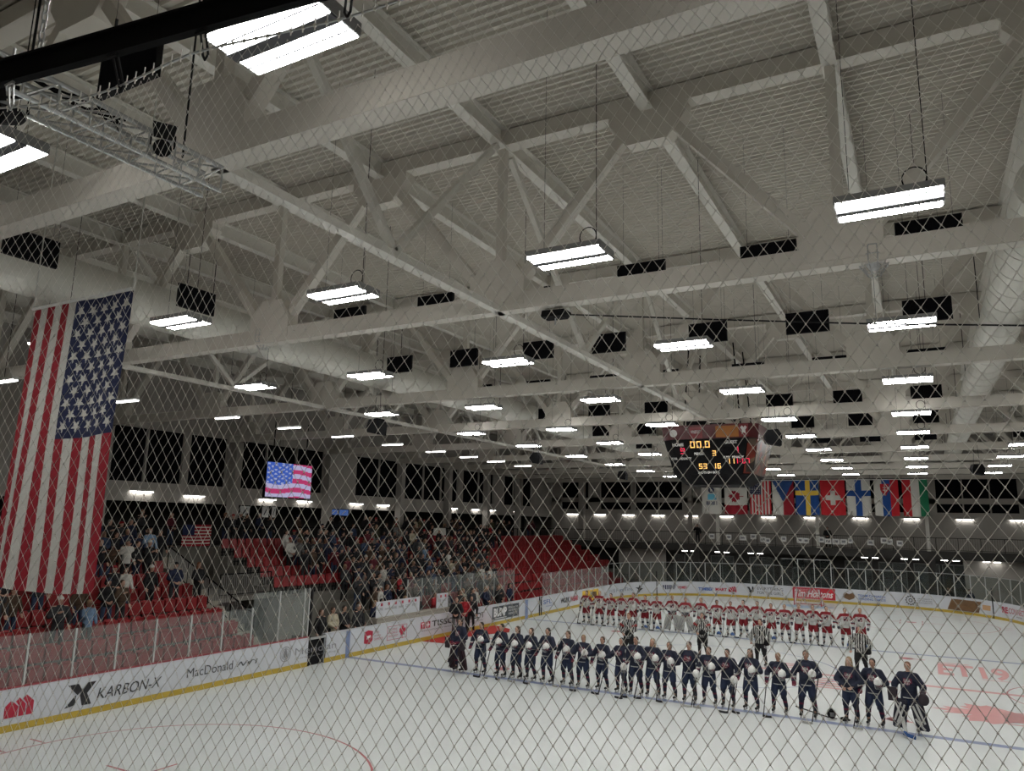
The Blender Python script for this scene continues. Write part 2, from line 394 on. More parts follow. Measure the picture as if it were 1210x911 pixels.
def brn(m):
    poly(m, [(70.8,.22),(71.15,.95),(73.35,.95),(73.1,.22)], 0); poly(m, [(71.0,.35),(71.2,.75),(71.5,.75),(71.4,.35)], 1, -.009)
    poly(m, [(72.2,.35),(72.3,.8),(73.3,.8),(73.1,.3)], 2, -.009); txt(m, 'Glove', 72.35, 73.1, .45, .7, 3)
    poly(m, [(73.4,.45),(73.42,.78),(74.1,.78),(74.05,.45)], 4)
sign('sponsor_sign', brn, [INKBR, INKW, INK, INKY, mat('ink_tan', (.5, .3, .15), .4, 0, 0)], 'brown slanted panel')
sign('sponsor_sign', lambda m: (txt(m, 'RE', 75.1, 75.7, .48, .86, 0, bold=.04), txt(m, 'CONNECT', 75.75, 77.8, .50, .84, 1, bold=.01), txt(m, 'energy', 76.6, 77.3, .30, .40, 2)), [INKR, mat('ink_rose', (.4, .05, .07), .4, 0, 0), INK], 'red lettering')
for s in (31.48, 31.72, 49.38, 74.3):
    mb = MB(); wallstrip(mb, s-.04 if s > 40 else s-.06, s+.04 if s > 40 else s+.06, 0, 1.1 if s < 40 else 1.9, -.02, .0)
    obj('gate_post', mb, BLACK if s > 40 else DKGREY, boards)

# ---- rink glass: one panel with its post at a time
def glass_panel(s0, s1, z1, idx, where, post=True, topbar=False):
    t = thing('rink_glass_panel', 'clear glass panel %s' % idx, 'glass panel', group='glass panels above the rink boards')
    mb = MB(); wallstrip(mb, s0+.02, s1-.02, 1.09, z1-.01, .055, .067, .6); obj('pane', mb, FGLASS if topbar else GLASS, t)
    if post:
        mb = MB(); x, y = P(s1, .06); mb.cbox((x, y, (1.05+z1)/2), (.05, .05, z1-1.05)); obj('post', mb, mat('post_white', (.52, .53, .52), .4, .2), t)
    if topbar:
        mb = MB(); wallstrip(mb, s0, s1, z1-.01, z1+.02, .045, .075, .6); obj('top_rail', mb, ALU, t)
    return t
k = 0; s = 1.65-2.5
for i in range(10):
    a = s+1.25*i; 
    if a < 0: continue
    k += 1; glass_panel(a, a+1.25, 2.37 if a < 8.2 else 2.86, 'on the left boards, %s from the near corner' % ordn(k), '', True)
glass_panel(11.0 if a+1.25 < 11 else a+1.25, 11.9, 2.86, 'right beside the open team gate', '')
ss = [31.95+1.22*i for i in range(10)]
for i in range(9): glass_panel(ss[i], ss[i+1], 2.46, 'on the left boards, %s beyond the players benches' % ordn(i+1), '')
s = ss[-1]; n = 30; st = (78.5-s)/n
for i in range(n):
    a = s+i*st; xm, ym = P(a+st/2)
    z1 = 3.15 if 10.2 < xm < 14.9 and ym > 60 else 2.6
    glass_panel(a, a+st, z1, 'above the curved far boards, %s from their left corner' % ordn(i+1), '', True, True)

# ---- near end boards glass is out of view; far goal
def goal():
    t = thing('hockey_goal', 'red framed hockey goal standing on the far goal line', 'hockey goal', (W/2, 57.6, 0))
    mb = MB(); r = .03
    mb.path([(-.915,0,0),(-.915,0,1.22),(.915,0,1.22),(.915,0,0)], r, 8)
    mb.path([(-.915,0,1.22),(-.6,.5,1.2),(-1.0,1.1,.02),(-.915,0,.02)], .022, 6); mb.path([(.915,0,1.22),(.6,.5,1.2),(1.0,1.1,.02),(.915,0,.02)], .022, 6)
    mb.path([(-1.0,1.1,.02),(1.0,1.1,.02)], .022, 6); mb.path([(-.6,.5,1.2),(.6,.5,1.2)], .02, 6)
    obj('goal_frame', mb, INKR, t)
    mb = MB(); m = 16
    for i in range(m+1):
        u = i/m
        for q in (-1, 1):
            mb.bar((q*(.915-.315*u), .5*u, 1.21), (q*(.915+.085*u), 1.1*u, .03), .006, mi=0) if i else None
        x = -.6+1.2*u; X = -1.0+2.0*u; mb.bar((x,.5,1.2), (X,1.1,.03), .008); mb.bar((-.915+1.83*u,0,1.22), (x,.5,1.2), .008)
    for j in range(1, 12):
        u = j/12; mb.bar((-.6-.4*u,.5+.6*u,1.2-1.17*u), (.6+.4*u,.5+.6*u,1.2-1.17*u), .008)
    obj('goal_net', mb, WHT, t)
goal()

# ------------------------------------------------------------------ room shell
XL, XR, YN, YF = -18.5, 36., -8., 73.
mb = MB()
mb.box((XL, YN, -.12), (-.13, YF, -.1)); mb.box((W+.13, YN, -.12), (XR, YF, -.1)); mb.box((-.13, YN, -.12), (W+.13, -.13, -.1)); mb.box((-.13, L+.13, -.12), (W+.13, YF, -.1))
o = struct('floor_surround', mb, CONC)
# corrugated deck, ribs across the hall
mb = MB(); vs = []; y = YN; n = 0; pitch = .17
while y < YF:
    for dy, z in ((0, 13.54), (.04, 13.54), (.055, 13.61), (.155, 13.61)):
        vs += [(XL, y+dy, z), (XR, y+dy, z)]; n += 1
    y += pitch
mb.add(vs, [(2*i, 2*i+2, 2*i+3, 2*i+1) for i in range(n-1)]); mb.box((XL, YN, 13.66), (XR, YF, 13.75))
struct('ceiling', mb, DECK)
CZ = 3.95
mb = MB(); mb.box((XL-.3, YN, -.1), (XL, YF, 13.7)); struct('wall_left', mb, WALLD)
mb = MB(); mb.box((XR, YN, -.1), (XR+.3, YF, 13.7)); struct('wall_right', mb, WALL)
mb = MB(); mb.box((XL, YN-.3, -.1), (XR, YN, 13.7)); struct('wall_near', mb, WALL)
mb = MB(); mb.box((XL, YF, -.1), (XR, YF+.3, 13.7)); struct('wall_far', mb, WALL)
# upper wall over the left concourse, with its dark windows, carried by columns
UX = -13.0
mb = MB()
mb.box((UX-.25, YN, 6.15), (UX, 70., 7.1)); mb.box((UX-.25, YN, 9.75), (UX, 70, 13.5))
for a, b in ((14.5,17.8),(24.1,24.5),(26.9,27.4),(34.6,37.8),(42.8,43.3),(50.6,51.4),(56.5,58.5),(64.,70.)): mb.box((UX-.25, a, 7.1), (UX, b, 9.75))
mb.box((UX-.25, YN, 7.1), (UX, 9.5, 9.75))
struct('wall_left_upper', mb, WALL)
wi = 0
for a, b in ((9.5,14.5),(17.8,24.1),(24.5,26.9),(27.4,34.6),(37.8,42.8),(43.3,50.6),(51.4,56.5),(58.5,64.)):
    wi += 1; f = MB(); f.box((UX-.2, a, 7.1), (UX-.16, b, 9.75)); w = struct('window_%d' % wi, f, BLKCL)
    g = MB(); n = max(1, round((b-a)/2.1))
    for i in range(1, n): y = a+(b-a)*i/n; g.box((UX-.14, y-.05, 7.1), (UX-.02, y+.05, 9.75))
    if g.v: obj('mullion', g, WALL, w)
# far mezzanine: balcony, soffit beam, recess behind
FYB = 66.
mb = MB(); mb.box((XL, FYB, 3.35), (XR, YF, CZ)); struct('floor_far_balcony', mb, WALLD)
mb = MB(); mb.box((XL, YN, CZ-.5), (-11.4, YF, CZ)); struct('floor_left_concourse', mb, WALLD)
mb = MB(); mb.box((UX, 68.6, CZ), (XR, 68.9, 7.0)); mb.box((UX, 68.6, 9.7), (XR, 68.9, 13.5)); mb.box((UX, 68.6, 7.7), (XR, 68.9, 8.15))
for a, b in ((-13,-11.9),(-8.9,-7.6),(-4.4,-3.9),(.75,3.0),(6.9,8.),(12.7,13.4),(19.9,21.8),(27.4,29.),(34,36)): mb.box((a, 68.6, 7.0), (b, 68.9, 9.7))
struct('wall_far_upper', mb, WALL)
for a, b in ((-11.9,-8.9),(-7.6,-4.4),(-3.9,.75),(3.,6.9),(8.,12.7),(13.4,19.9),(21.8,27.4),(29.,34.)):
    wi += 1; f = MB(); f.box((a, 68.85, 7.0), (b, 68.88, 7.7)); f.box((a, 68.85, 8.15), (b, 68.88, 9.7)); w = struct('window_%d' % wi, f, BLKCL)
    g = MB(); n = max(1, round((b-a)/2.2))
    for i in range(1, n): x = a+(b-a)*i/n; g.box((x-.05, 68.7, 7.0), (x+.05, 68.84, 9.7))
    if g.v: obj('mullion', g, WALL, w)
# ground level beneath the balcony: dark glazed front, doors, pale side walls
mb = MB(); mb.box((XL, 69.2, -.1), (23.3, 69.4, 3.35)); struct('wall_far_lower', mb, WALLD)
mb = MB(); mb.box((23.3, 67.5, -.1), (XR, 67.7, 3.35)); mb.box((-5.2, 67.4, -.1), (-.6, 67.6, 3.35)); struct('wall_far_lower_side', mb, WALL)
di = 0
for x in (-.3, 3.2, 6.7, 9.3, 11.6, 14.6, 17.2, 19.8, 21.6):
    di += 1; mb = MB(); w2 = 2.1
    for a, b in (((x, 69.05, 0), (x+.07, 69.15, 2.9)), ((x+w2/2-.03, 69.05, 0), (x+w2/2+.03, 69.15, 2.9)), ((x+w2-.07, 69.05, 0), (x+w2, 69.15, 2.9)), ((x, 69.05, 2.83), (x+w2, 69.15, 2.9)), ((x, 69.05, 2.1), (x+w2, 69.15, 2.17))): mb.box(a, b)
    d = struct('door_%d' % di, mb, mat('door_frame_grey', (.22, .22, .21), .5))
    g = MB(); g.box((x+.07, 69.08, 0), (x+w2-.07, 69.1, 2.83)); obj('door_glass', g, DGLASS, d)
ci = 0
for x, y, z0, z1, r in [(4.6, 66.3, 3.95, 6.7, .13), (12.9, 66.3, 3.95, 6.7, .13), (21.0, 66.3, 3.95, 6.7, .13), (-9.5, 68.4, 3.95, 13.4, .28), (1.6, 68.4, 3.95, 13.4, .2), (2.6, 66.4, -.1, 3.35, .2), (21.1, 66.2, -.1, 3.35, .28), (12.0, 66.4, -.1, 3.35, .14)]:
    ci += 1; mb = MB(); mb.cbox((x, y, (z0+z1)/2), (2*r, 2*r, z1-z0)); struct('trim_column_%d' % ci, mb, PURL if z0 > 0 and r < .15 else (WALLD if z1 < 4 else WALL))
for y, x in ((11.9,-12.7),(19.6,-12.7),(27.3,-12.7),(34.8,-12.7),(42.4,-12.7),(48.7,-12.7),(54.8,-12.7),(60.6,-12.7)):
    ci += 1; mb = MB(); mb.box((x-.25, y-.22, CZ-.5), (x+.25, y+.22, 9.6)); struct('trim_column_%d' % ci, mb, WALL)
# slim vertical posts in front of the left wall
def rail(name, pts, h, label, bal=.14, posts=1.5, m=BLACK):   # close-set bars are bare metal
    t = thing(name, label, 'railing', pts[0])
    o0 = Vector(pts[0]); mb = MB(); b2 = MB()
    for a, b in zip(pts, pts[1:]):
        a = Vector(a)-o0; b = Vector(b)-o0; L_ = (b-a).length; up = Vector((0, 0, h))
        mb.tube(a+up, b+up, .028, n=6); mb.tube(a+Vector((0,0,.12)), b+Vector((0,0,.12)), .02, n=6)
        n = max(1, int(L_/posts))
        for i in range(n+1): q = a.lerp(b, i/n); mb.tube(q, q+up, .024, n=6)
        n = int(L_/bal)
        for i in range(1, n): q = a.lerp(b, i/n); b2.bar(q+Vector((0,0,.12)), q+up, .012)
    obj('handrail', mb, m, t)
    if b2.v: obj('balusters', b2, ALU if bal < .12 else m, t)['kind'] = 'stuff'
    return t
rail('balcony_railing', [(-13, FYB+.1, CZ), (35, FYB+.1, CZ)], 1.05, 'long black railing along the far balcony', .16)
rail('concourse_railing', [(-11.5, 2, CZ), (-11.5, 66, CZ)], 1.0, 'black railing behind the top row of the left stand', .3)
rail('stair_railing', [(-8.6, 20.5, 3.1), (-3.0, 20.5, .62)], 1.05, 'sloping black barred railing down the stairs beside the red seats', .11)
rail('vomitory_railing', [(-6.2, 21.4, 2.0), (-6.2, 24.3, 2.0)], 1.0, 'black barred railing at the foot of the upper seat block', .11)
# ------------------------------------------------------------------ stands
def rx(j): return -2.5-.95*j
def rz_(j): return 1.03+.42*j
def treads(name, j0, j1, y0, y1, label):
    mb = MB()
    for j in range(j0, j1+1):
        z = rz_(j)-.85; mb.box((rx(j)-.30, y0, -.1 if j == j0 else rz_(j0)-1.4), (rx(j)+.66, y1, z))
    return tag(obj(name, mb, CONC), label, 'seating tiers')
treads('seating_tiers', 0, 8, 2., 20.2, 'stepped concrete tiers under the near block of red seats')
treads('seating_tiers', 4, 8, 24.5, 66., 'stepped concrete tiers of the upper rows behind the benches')
treads('seating_tiers', 0, 3, 27.2, 66., 'stepped concrete tiers of the lower rows behind the benches')
mb = MB()
for i in range(17): mb.box((-9.9+.42*i, 20.6, -.1), (-9.9+.42*(i+1), 21.35, 3.6-.21*i))
tag(obj('aisle_stairs', mb, mat('stair_concrete', (.36, .33, .27), .9, 0, .2, 3)), 'concrete stairs stepping down beside the near red seats', 'stairs')
mb = MB(); mb.box((-11.4, 20.6, 1.8), (-6.3, 24.4, 2.0)); mb.box((-11.45, 20.6, -.1), (-11.35, 66, CZ)); tag(obj('vomitory_slab', mb, CONC), 'concrete landing and riser wall between the seat blocks', 'landing')

SB = MB(); SB.box((-.03, -.215, .30), (.03, .215, .84)); 
def seatmeshes():
    b = MB(); n = 5
    vs = []
    for i in range(n+1):
        z = .38+.47*i/n; x = -.17-.07*(i/n); 
        for yy, dx in ((-.22,.03),(-.12,0),(0,-.012),(.12,0),(.22,.03)):
            vs.append((x+dx, yy*(1-.12*(i/n)**3), z))
    k = len(vs); vs += [(x-.03, y, z) for x, y, z in vs]; fs = []
    for i in range(n):
        for q in range(4):
            a = i*5+q; fs.append((a, a+1, a+6, a+5)); fs.append((k+a+5, k+a+6, k+a+1, k+a))
    for i in range(n): fs.append((i*5, i*5+5, k+i*5+5, k+i*5)); fs.append((i*5+4, k+i*5+4, k+i*5+9, i*5+9))
    for q in range(4): fs.append((n*5+q, n*5+q+1, k+n*5+q+1, k+n*5+q)); fs.append((q, k+q, k+q+1, q+1))
    b.add(vs, fs)
    p = MB(); p.box((-.16, -.21, .39), (-.06, .21, .80)); p.box((-.10, -.2, .36), (-.02, .2, .42))
    g = MB(); g.cbox((-.24, 0, .2), (.05, .34, .06)); g.bar((-.24, -.1, .0), (-.22, -.1, .4), .05); g.bar((-.24, .1, 0), (-.22, .1, .4), .05)
    return b, p, g
sb, sp, sg = seatmeshes()
sb.add(sg.v, sg.f, 1); SM = sb.mesh('backrest'); SM.materials.append(SEAT); SM.materials.append(DKGREY); PM = sp.mesh('seat_pan'); PM.materials.append(SEAT); GM = sg.mesh('bracket'); GM.materials.append(DKGREY)
spots = []
for j in range(0, 9):
    n = 23
    for i in range(n): spots.append((rx(j)+.1, 19.85-.5*i, rz_(j)-.85, 'near', j, i+1))
for j in range(4, 9):
    for i in range(9): spots.append((rx(j)+.1, 24.9+.5*i, rz_(j)-.85, 'middle', j, i+1))
rest = []
for j in range(0, 9):
    y = 30.4 if j < 4 else 29.4; i = 0
    while y < (65.0 if j > 2 else 61):
        i += 1; rest.append((rx(j)+.1, y, rz_(j)-.85, 'far', j, i)); y += .5
# empty red seats of the far block come next nearest to being seen large
rest.sort(key=lambda t: (0 if 44 < t[1] < 58 and t[4] < 7 else 1, t[1]))
keep = 300-len(spots); spots += rest[:max(0, keep)]; rest = rest[max(0, keep):]
SMJ = {}
for x, y, z, blk, j, i in spots:
    s = link('stadium_seat', SM, loc=(x, y, z))
    tag(s, 'red seat, %s row up, %s block, %s from %s' % (ordn(j+1), blk, ordn(i), {'near': 'the stairs', 'middle': 'the stairs', 'far': 'the near end'}[blk]), 'seat', 'red stadium seats in the stand')
    if blk == 'near' and j < 6: link('seat_pan', PM, parent=s)
mb = MB()
for x, y, z, *_ in rest:
    for src in (sb, sp): mb.add([(vx+x, vy+y, vz+z) for vx, vy, vz in src.v], src.f, 0)
tag(obj('stadium_seats', mb, SEAT), 'remaining rows of red flip-up seats toward the far end of the stand', 'seats', kind='stuff')

# ------------------------------------------------------------------ roof steel
TY = [-3., 3.92, 10.82, 19.45, 27.1, 34.65, 42.25, 48.6, 54.7, 60.5, 67.]
NX = [13.6+6.3*i for i in range(-5, 4)]      # lower panel points
ZB, ZT = 9.6, 13.12
def ibeam(mb, p0, p1, w, h, t=.03):
    p0 = Vector(p0); p1 = Vector(p1); d = (p1-p0).normalized(); r = d.cross(Vector((0,0,1))).normalized()
    mb.bar(p0+Vector((0,0,t/2)), p1+Vector((0,0,t/2)), w, t); mb.bar(p0+Vector((0,0,h-t/2)), p1+Vector((0,0,h-t/2)), w, t)
    mb.bar(p0+Vector((0,0,h/2)), p1+Vector((0,0,h/2)), .03, h-2*t)
TN = ['behind the safety net at the near end', 'first in front of the camera', 'second from the near end', 'third from the near end', 'fourth from the near end', 'just before the scoreboard',
      'just beyond the scoreboard', 'seventh from the near end', 'eighth from the near end', 'above the hanging flags', 'against the far wall']
for k, y in enumerate(TY):
    t = thing('roof_truss', 'wide grey steel roof truss crossing the hall, %s' % TN[k], 'roof truss', (13.6, y, ZB), group='roof trusses')
    x0, x1 = UX-13.6, XR-13.6-.2; o = 13.6
    mb = MB(); mb.bar((x0,0,.175), (x1,0,.175), .30, .35); obj('lower_chord', mb, STEEL, t)
    mb = MB(); mb.bar((x0,0,3.72), (x1,0,3.72), .30, .35); mb.bar((x0,-.155,3.56), (x1,-.155,3.56), .02, .03); obj('upper_chord', mb, STEEL, t)
    for i, nx in enumerate(NX):
        x = nx-o
        if x < x0 or x > x1: continue
        for q in (-1, 1):
            xe = x+q*3.15
            if x0 < xe < x1:
                mb = MB(); mb.bar((x+q*.25,0,.35), (xe-q*.2,0,3.5), .2, .22, up=(0,1,0)); obj('diagonal_brace', mb, STEEL, t)
        mb = MB(); mb.bar((x,0,.35), (x,0,3.6), .16, .16); obj('vertical_post', mb, STEEL, t)
        mb = MB()
        mb.prism([(-.62,.0),(.62,.0),(.62,.55),(.35,.95),(-.35,.95),(-.62,.55)], lambda u, v, w: (x+u, -.16+w, v+.1), .32); obj('gusset_plate', mb, STEEL, t)
        xe = x+3.15
        if x0 < xe < x1:
            mb = MB(); mb.prism([(-.75,0),(-.75,-.35),(-.4,-.8),(.4,-.8),(.75,-.35),(.75,0)], lambda u, v, w: (xe+u, -.16+w, v+3.7), .32); obj('gusset_plate', mb, STEEL, t)
for i in range(-8, 8):
    x = 13.6+3.15*i
    if x < UX or x > XR: continue
    mb = MB(); ibeam(mb, (0, YN, 0), (0, YF, 0), .24, .42); o = obj('roof_purlin', mb, PURL, loc=(x, 0, 13.13))
    tag(o, 'light grey steel purlin running the length of the roof, %s from the left wall' % ordn(i+9), 'purlin', 'roof purlins')
for nm, x, ys in (('strut', 13.6, (TY[1], TY[4])), ('strut', 1.0, (TY[2], TY[7])), ('strut', 26.2, (TY[1], TY[7]))):
    t = thing('bracing_strut', 'pale grey longitudinal strut under the roof, %s' % {13.6: 'over the middle of the ice', 1.0: 'over the left boards', 26.2: 'over the right boards'}[x], 'strut', (x, ys[0], ZB), group='longitudinal struts')
    mb = MB(); mb.bar((0,0,.06), (0,ys[1]-ys[0],.06), .17, .12); obj('tube', mb, PURL, t)
    seg = [v-ys[0] for v in TY if ys[0] <= v <= ys[1]]
    for a, b in zip(seg, seg[1:]):
        m_ = (a+b)/2
        for c in (a+.3, b-.3):
            mb = MB(); mb.bar((0, c, 3.5), (0, m_, .12), .12, .12); obj('sway_brace', mb, PURL, t)
# thin black wires run along the deck
# ---- ducts
for x, r, yy, lab in ((3.15, .58, (YN+.3, 62), 'big round pale duct running along the roof above the left boards'), (22.9, .50, (12., 62), 'round pale duct running along the roof above the right side')):
    t = thing('air_duct', lab, 'air duct', (x, yy[0], 10.95))
    mb = MB(); n = 28; L_ = yy[1]-yy[0]
    k = int(L_/1.25)
    for i in range(k): 
        a, b = L_*i/k, L_*(i+1)/k
        mb.tube((0,a,0), (0,b-.02,0), r, r, n, caps=False); mb.tube((0,b-.03,0), (0,b,0), r+.012, r+.012, n)
    mb.tube((0,-.01,0), (0,0,0), r, r, n); obj('duct_shell', mb, DUCT, t, smooth=False)
    mb = MB()
    for v in [q-yy[0] for q in TY if yy[0] < q < yy[1]]: mb.tube((-r,v+1,0), (-r,v+1,2.6), .012, n=5); mb.tube((r,v+1,0), (r,v+1,2.6), .012, n=5)
    obj('hanger_rod', mb, DKGREY, t)
# ---- lights
def light_mesh(w, d):
    t = thing('ceiling_light', '', 'ceiling light')
    mb = MB(); mb.box((-w/2, -d/2, .015), (w/2, d/2, .10)); 
    for x in (-w/2, w/2-.02): mb.box((x, -d/2, -.015), (x+.02, d/2, .02))
    obj('housing', mb, mat('lamp_housing', (.30,.30,.30), .6), t)
    mb = MB(); mb.box((-w/2+.01, -.058, -.034), (w/2-.01, .058, .014)); obj('gap_shade_strip', mb, mat('divider_and_gap_grey', (.12,.12,.13), .7), t)  # dark strip added in place of the shaded gap between the panels
    mb = MB()
    for q in (-1, 1): y_ = q*(.062+d/2-.005)/2; mb.box((-w/2+.025, y_-.007, -.026), (w/2-.025, y_+.007, -.019))
    obj('tube_divider', mb, mat('divider_and_gap_grey', (.12,.12,.13), .7), t)
    for q in (-1, 1):
        mb = MB(); a, b = sorted((q*.062, q*(d/2-.005))); mb.box((-w/2+.025, a, -.02), (w/2-.025, b, .013)); obj('light_panel', mb, LAMP, t)
    mb = MB(); mb.tube((.36*w, 0, .1), (.36*w, 0, 4.2), .006, n=5); mb.tube((-.36*w, 0, .1), (-.36*w, 0, 4.2), .0035, n=4)
    pts = [(.36*w-.13+.13*cos(a), 0, .28+.14*sin(a)) for a in [2*PI*i/16 for i in range(17)]]; mb.path(pts, .008, 4); obj('hanging_cable', mb, BLACK, t)
    return t
LT = light_mesh(1.16, .56); first = True
LY = [2.2, 7.8, 13.7, 19.65, 25.9, 31.35, 37.3, 43.45, 49.5, 55.7]
LX = [3.6, 7.95, 12.2, 16.5, 20.65, 24.85]
for r, y in enumerate(LY):
    for c, x in enumerate(LX):
        lab = 'twin-panel ceiling light, %s row from the near end, %s from the left' % (ordn(r+1), ordn(c+1))
        if first: LT.location = (x, y, 9.3); LT['label'] = lab; LT['group'] = 'ceiling lights over the ice'; first = False
        else: dup(LT, (x, y, 9.3), 0, lab, 'ceiling lights over the ice')
S2 = None
def small_light(w=1.25):
    t = thing('strip_light', '', 'strip light')
    mb = MB(); mb.box((-w/2, -.09, .03), (w/2, .09, .11)); obj('housing', mb, WHT, t)
    mb = MB(); mb.box((-w/2+.02, -.075, -.01), (w/2-.02, .075, .03)); obj('light_tube', mb, LAMPS, t); return t
S2 = small_light(); S2.location = (-3.0, 10.1, 9.3)
mb = MB(); mb.tube((0,0,.1), (0,0,3.8), .008, n=4); obj('hanging_cable', mb, BLACK, S2)
S2['label'] = 'slim strip light over the left stand, nearest of its row'; S2['group'] = 'strip lights over the left stand'
for i, y in enumerate((14.0, 18.3, 21.6, 25.0, 28.8, 32.7, 36.2, 39.5, 43.2)):
    dup(S2, (-3.0, y, 9.3), 0, 'slim strip light over the left stand, %s of its row from the near end' % ordn(i+2), 'strip lights over the left stand')
S3 = small_light(1.2); S3.location = (UX+.085, 21.9, 6.6); S3.rotation_euler.z = PI/2
S3['label'] = 'bright strip light under the left wall windows, nearest one'; S3['group'] = 'strip lights along the left wall'
for i, y in enumerate((24.95, 30.0, 33.0, 37.9, 40.8, 49.8, 53.5, 56.1, 61.)):
    dup(S3, (UX+.085, y, 6.5), PI/2, 'bright strip light under the left wall windows, %s from the near end' % ordn(i+2), 'strip lights along the left wall')
for i, x in enumerate((-10.6, -7.6, -4.6, -1.6, 1.6, 4.9, 8.6, 12.2, 16.1, 19.9, 23.7, 27.3)):
    dup(S3, (x, 68.52, 6.45), 0, 'bright strip light on the far wall, %s from the left' % ordn(i+1), 'strip lights along the far wall')
S4 = small_light(.5); S4.location = (1.3, 67.2, 3.25); S4['label'] = 'short under-balcony downlight, first from the left'; S4['group'] = 'downlights under the far balcony'
for i, x in enumerate((2.1, 4.3, 5.1, 7.2, 8.0, 16.3, 17.1, 19.2, 20.0, 22.0, 22.8, 24.8, 25.5)):
    dup(S4, (x, 67.2, 3.25), 0, 'short under-balcony downlight, %s from the left' % ordn(i+2), 'downlights under the far balcony')
# ---- black baffles between trusses
mb = MB(); mb.box((-.53, -.03, -.28), (.53, .03, .28)); BM = mb.mesh('baffle'); BM.materials.append(BLKCL)
gm = MB()
for z in (-.29, .28): gm.box((-.54, -.035, z), (.54, .035, z+.015))
for x in (-.54, .525): gm.box((x, -.035, -.29), (x+.015, .035, .29))
for x in (-.4, .4): gm.tube((x, 0, .29), (x, 0, 2.7), .003, n=4)
FMs = gm.mesh('frame'); FMs.materials.append(DKGREY)
def baffle(x, y, z, rz, lab, grp='black baffles hanging between the trusses'):
    o = link('acoustic_baffle', BM, loc=(x, y, z), rz=rz); tag(o, lab, 'acoustic baffle', grp); link('frame', FMs, parent=o)
for r, (y, zc) in enumerate(((13.2, 10.82), (18.95, 10.92), (24.5, 10.85), (31., 10.8), (38., 10.8), (45.5, 10.8))):
    for c, x in enumerate((4.85, 7.55, 10.35, 12.75, 15.75, 18.4, 21.2, 25.8)):
        if r == 0 and c in (3, 0, 7): continue
        baffle(x, y, zc, 0, 'black roof baffle, %s row from the near end, %s from the left' % (ordn(r+1), ordn(c+1)))
baffle(13.0, 3.1, 10.65, 0, 'black rectangular baffle hung right behind the curved net track')
baffle(5.05, 6.3, 10.85, PI/2, 'black baffle turned sideways above the large vertical flag')
baffle(5.05, 10.3, 10.85, PI/2, 'black baffle turned sideways beside the left air duct')

# ---- speakers hanging from the roof
def speaker(x, y, z, rz, lab):
    t = thing('hanging_speaker', lab, 'speaker', (x, y, z), rz, 'black speakers hung from the roof'); t.scale = (.72, .72, .72)
    mb = MB(); mb.prism([(-.32,-.22),(.30,-.34),(.34,.10),(.18,.36),(-.26,.32),(-.36,.05)], lambda u, v, w: (u, w-.25, v), .5); obj('cabinet', mb, BLACK, t)
    mb = MB(); mb.prism([(-.26,-.2),(.24,-.27),(.27,.08),(-.28,.05)], lambda u, v, w: (u, w-.275, v), .02); obj('grille', mb, BLACK, t)
    mb = MB(); mb.tube((-.2,0,.3), (-.1,0,1.5), .01, n=5); mb.tube((.15,0,.33), (.1,0,1.5), .01, n=5); obj('bracket', mb, DKGREY, t)
speaker(6.4, 16., 8.25, 0, 'black speaker hanging over the left boards near the big duct, nearest one')
speaker(6.4, 26.7, 8.2, 0, 'black speaker hanging over the left boards, middle one')
speaker(6.2, 37.8, 8.2, 0, 'black speaker hanging over the left boards, farthest one')
speaker(16.9, 22., 8.2, .3, 'black speaker hanging just beside the scoreboard')
speaker(23., 36.8, 8.2, .3, 'black speaker hanging on the right over the far flags')
speaker(-8.9, 26.9, 8.75, PI/2, 'black speaker box on top of the flag screen')
# ---- projector box and camera domes
t = thing('projector', 'flat black projector box on two thin rods under the second truss', 'projector', (14.75, 11.0, 9.48)); t.scale = (.64, .64, .64)
mb = MB(); mb.prism([(-.38,-.08),(.3,-.1),(.42,.04),(.4,.1),(-.34,.12)], lambda u, v, w: (u, w-.25, v), .5); obj('housing', mb, BLACK, t)
mb = MB(); mb.tube((-.3,0,.1), (-.3,0,.75), .012, n=5); mb.tube((.15,0,.1), (.15,0,.75), .012, n=5); mb.box((-.38,-.06,.7), (-.2,.06,.95)); mb.ell((.15,0,.75), (.07,.07,.05)); obj('mounting_rod', mb, BLACK, t)
mb = MB(); mb.tube((0,0,-.08), (0,0,-.32), .025, n=6); obj('lens', mb, ALU, t)
mb = MB(); mb.path([(.2,0,.02),(.8,.0,-.07),(3.1,.0,-.42),(5.3,0,-.74),(7.5,.0,-1.02),(11.5,.0,-1.3)], .014, 5); o = obj('power_cable', mb, DKGREY); o.location = (14.75, 11., 9.45); tag(o, 'dark cable sagging along the second truss to the right', 'cable')
for x, y, z, lab in ((20.35, 10.85, 9.62, 'caged horn unit bolted under the second truss above the ice'), (6.95, 10.85, 9.72, 'caged horn unit bolted under the second truss beside the left duct')):
    t = thing('caged_siren', lab, 'siren', (x, y, z))
    mb = MB(); mb.ell((0,0,0), (.11,.11,.13)); mb.tube((0,0,.1), (0,0,.3), .05); obj('siren_body', mb, ALU, t)
    mb = MB()
    for i in range(10):
        a = 2*PI*i/10; mb.path([(.2*cos(a), .2*sin(a), .25), (.22*cos(a), .22*sin(a), 0), (.1*cos(a), .1*sin(a), -.2)], .008, 4)
    for z_, r_ in ((.25,.2),(.1,.215),(-.06,.2),(-.2,.1)):
        mb.path([(r_*cos(2*PI*i/14), r_*sin(2*PI*i/14), z_) for i in range(15)], .008, 4)
    obj('wire_cage', mb, ALU, t)

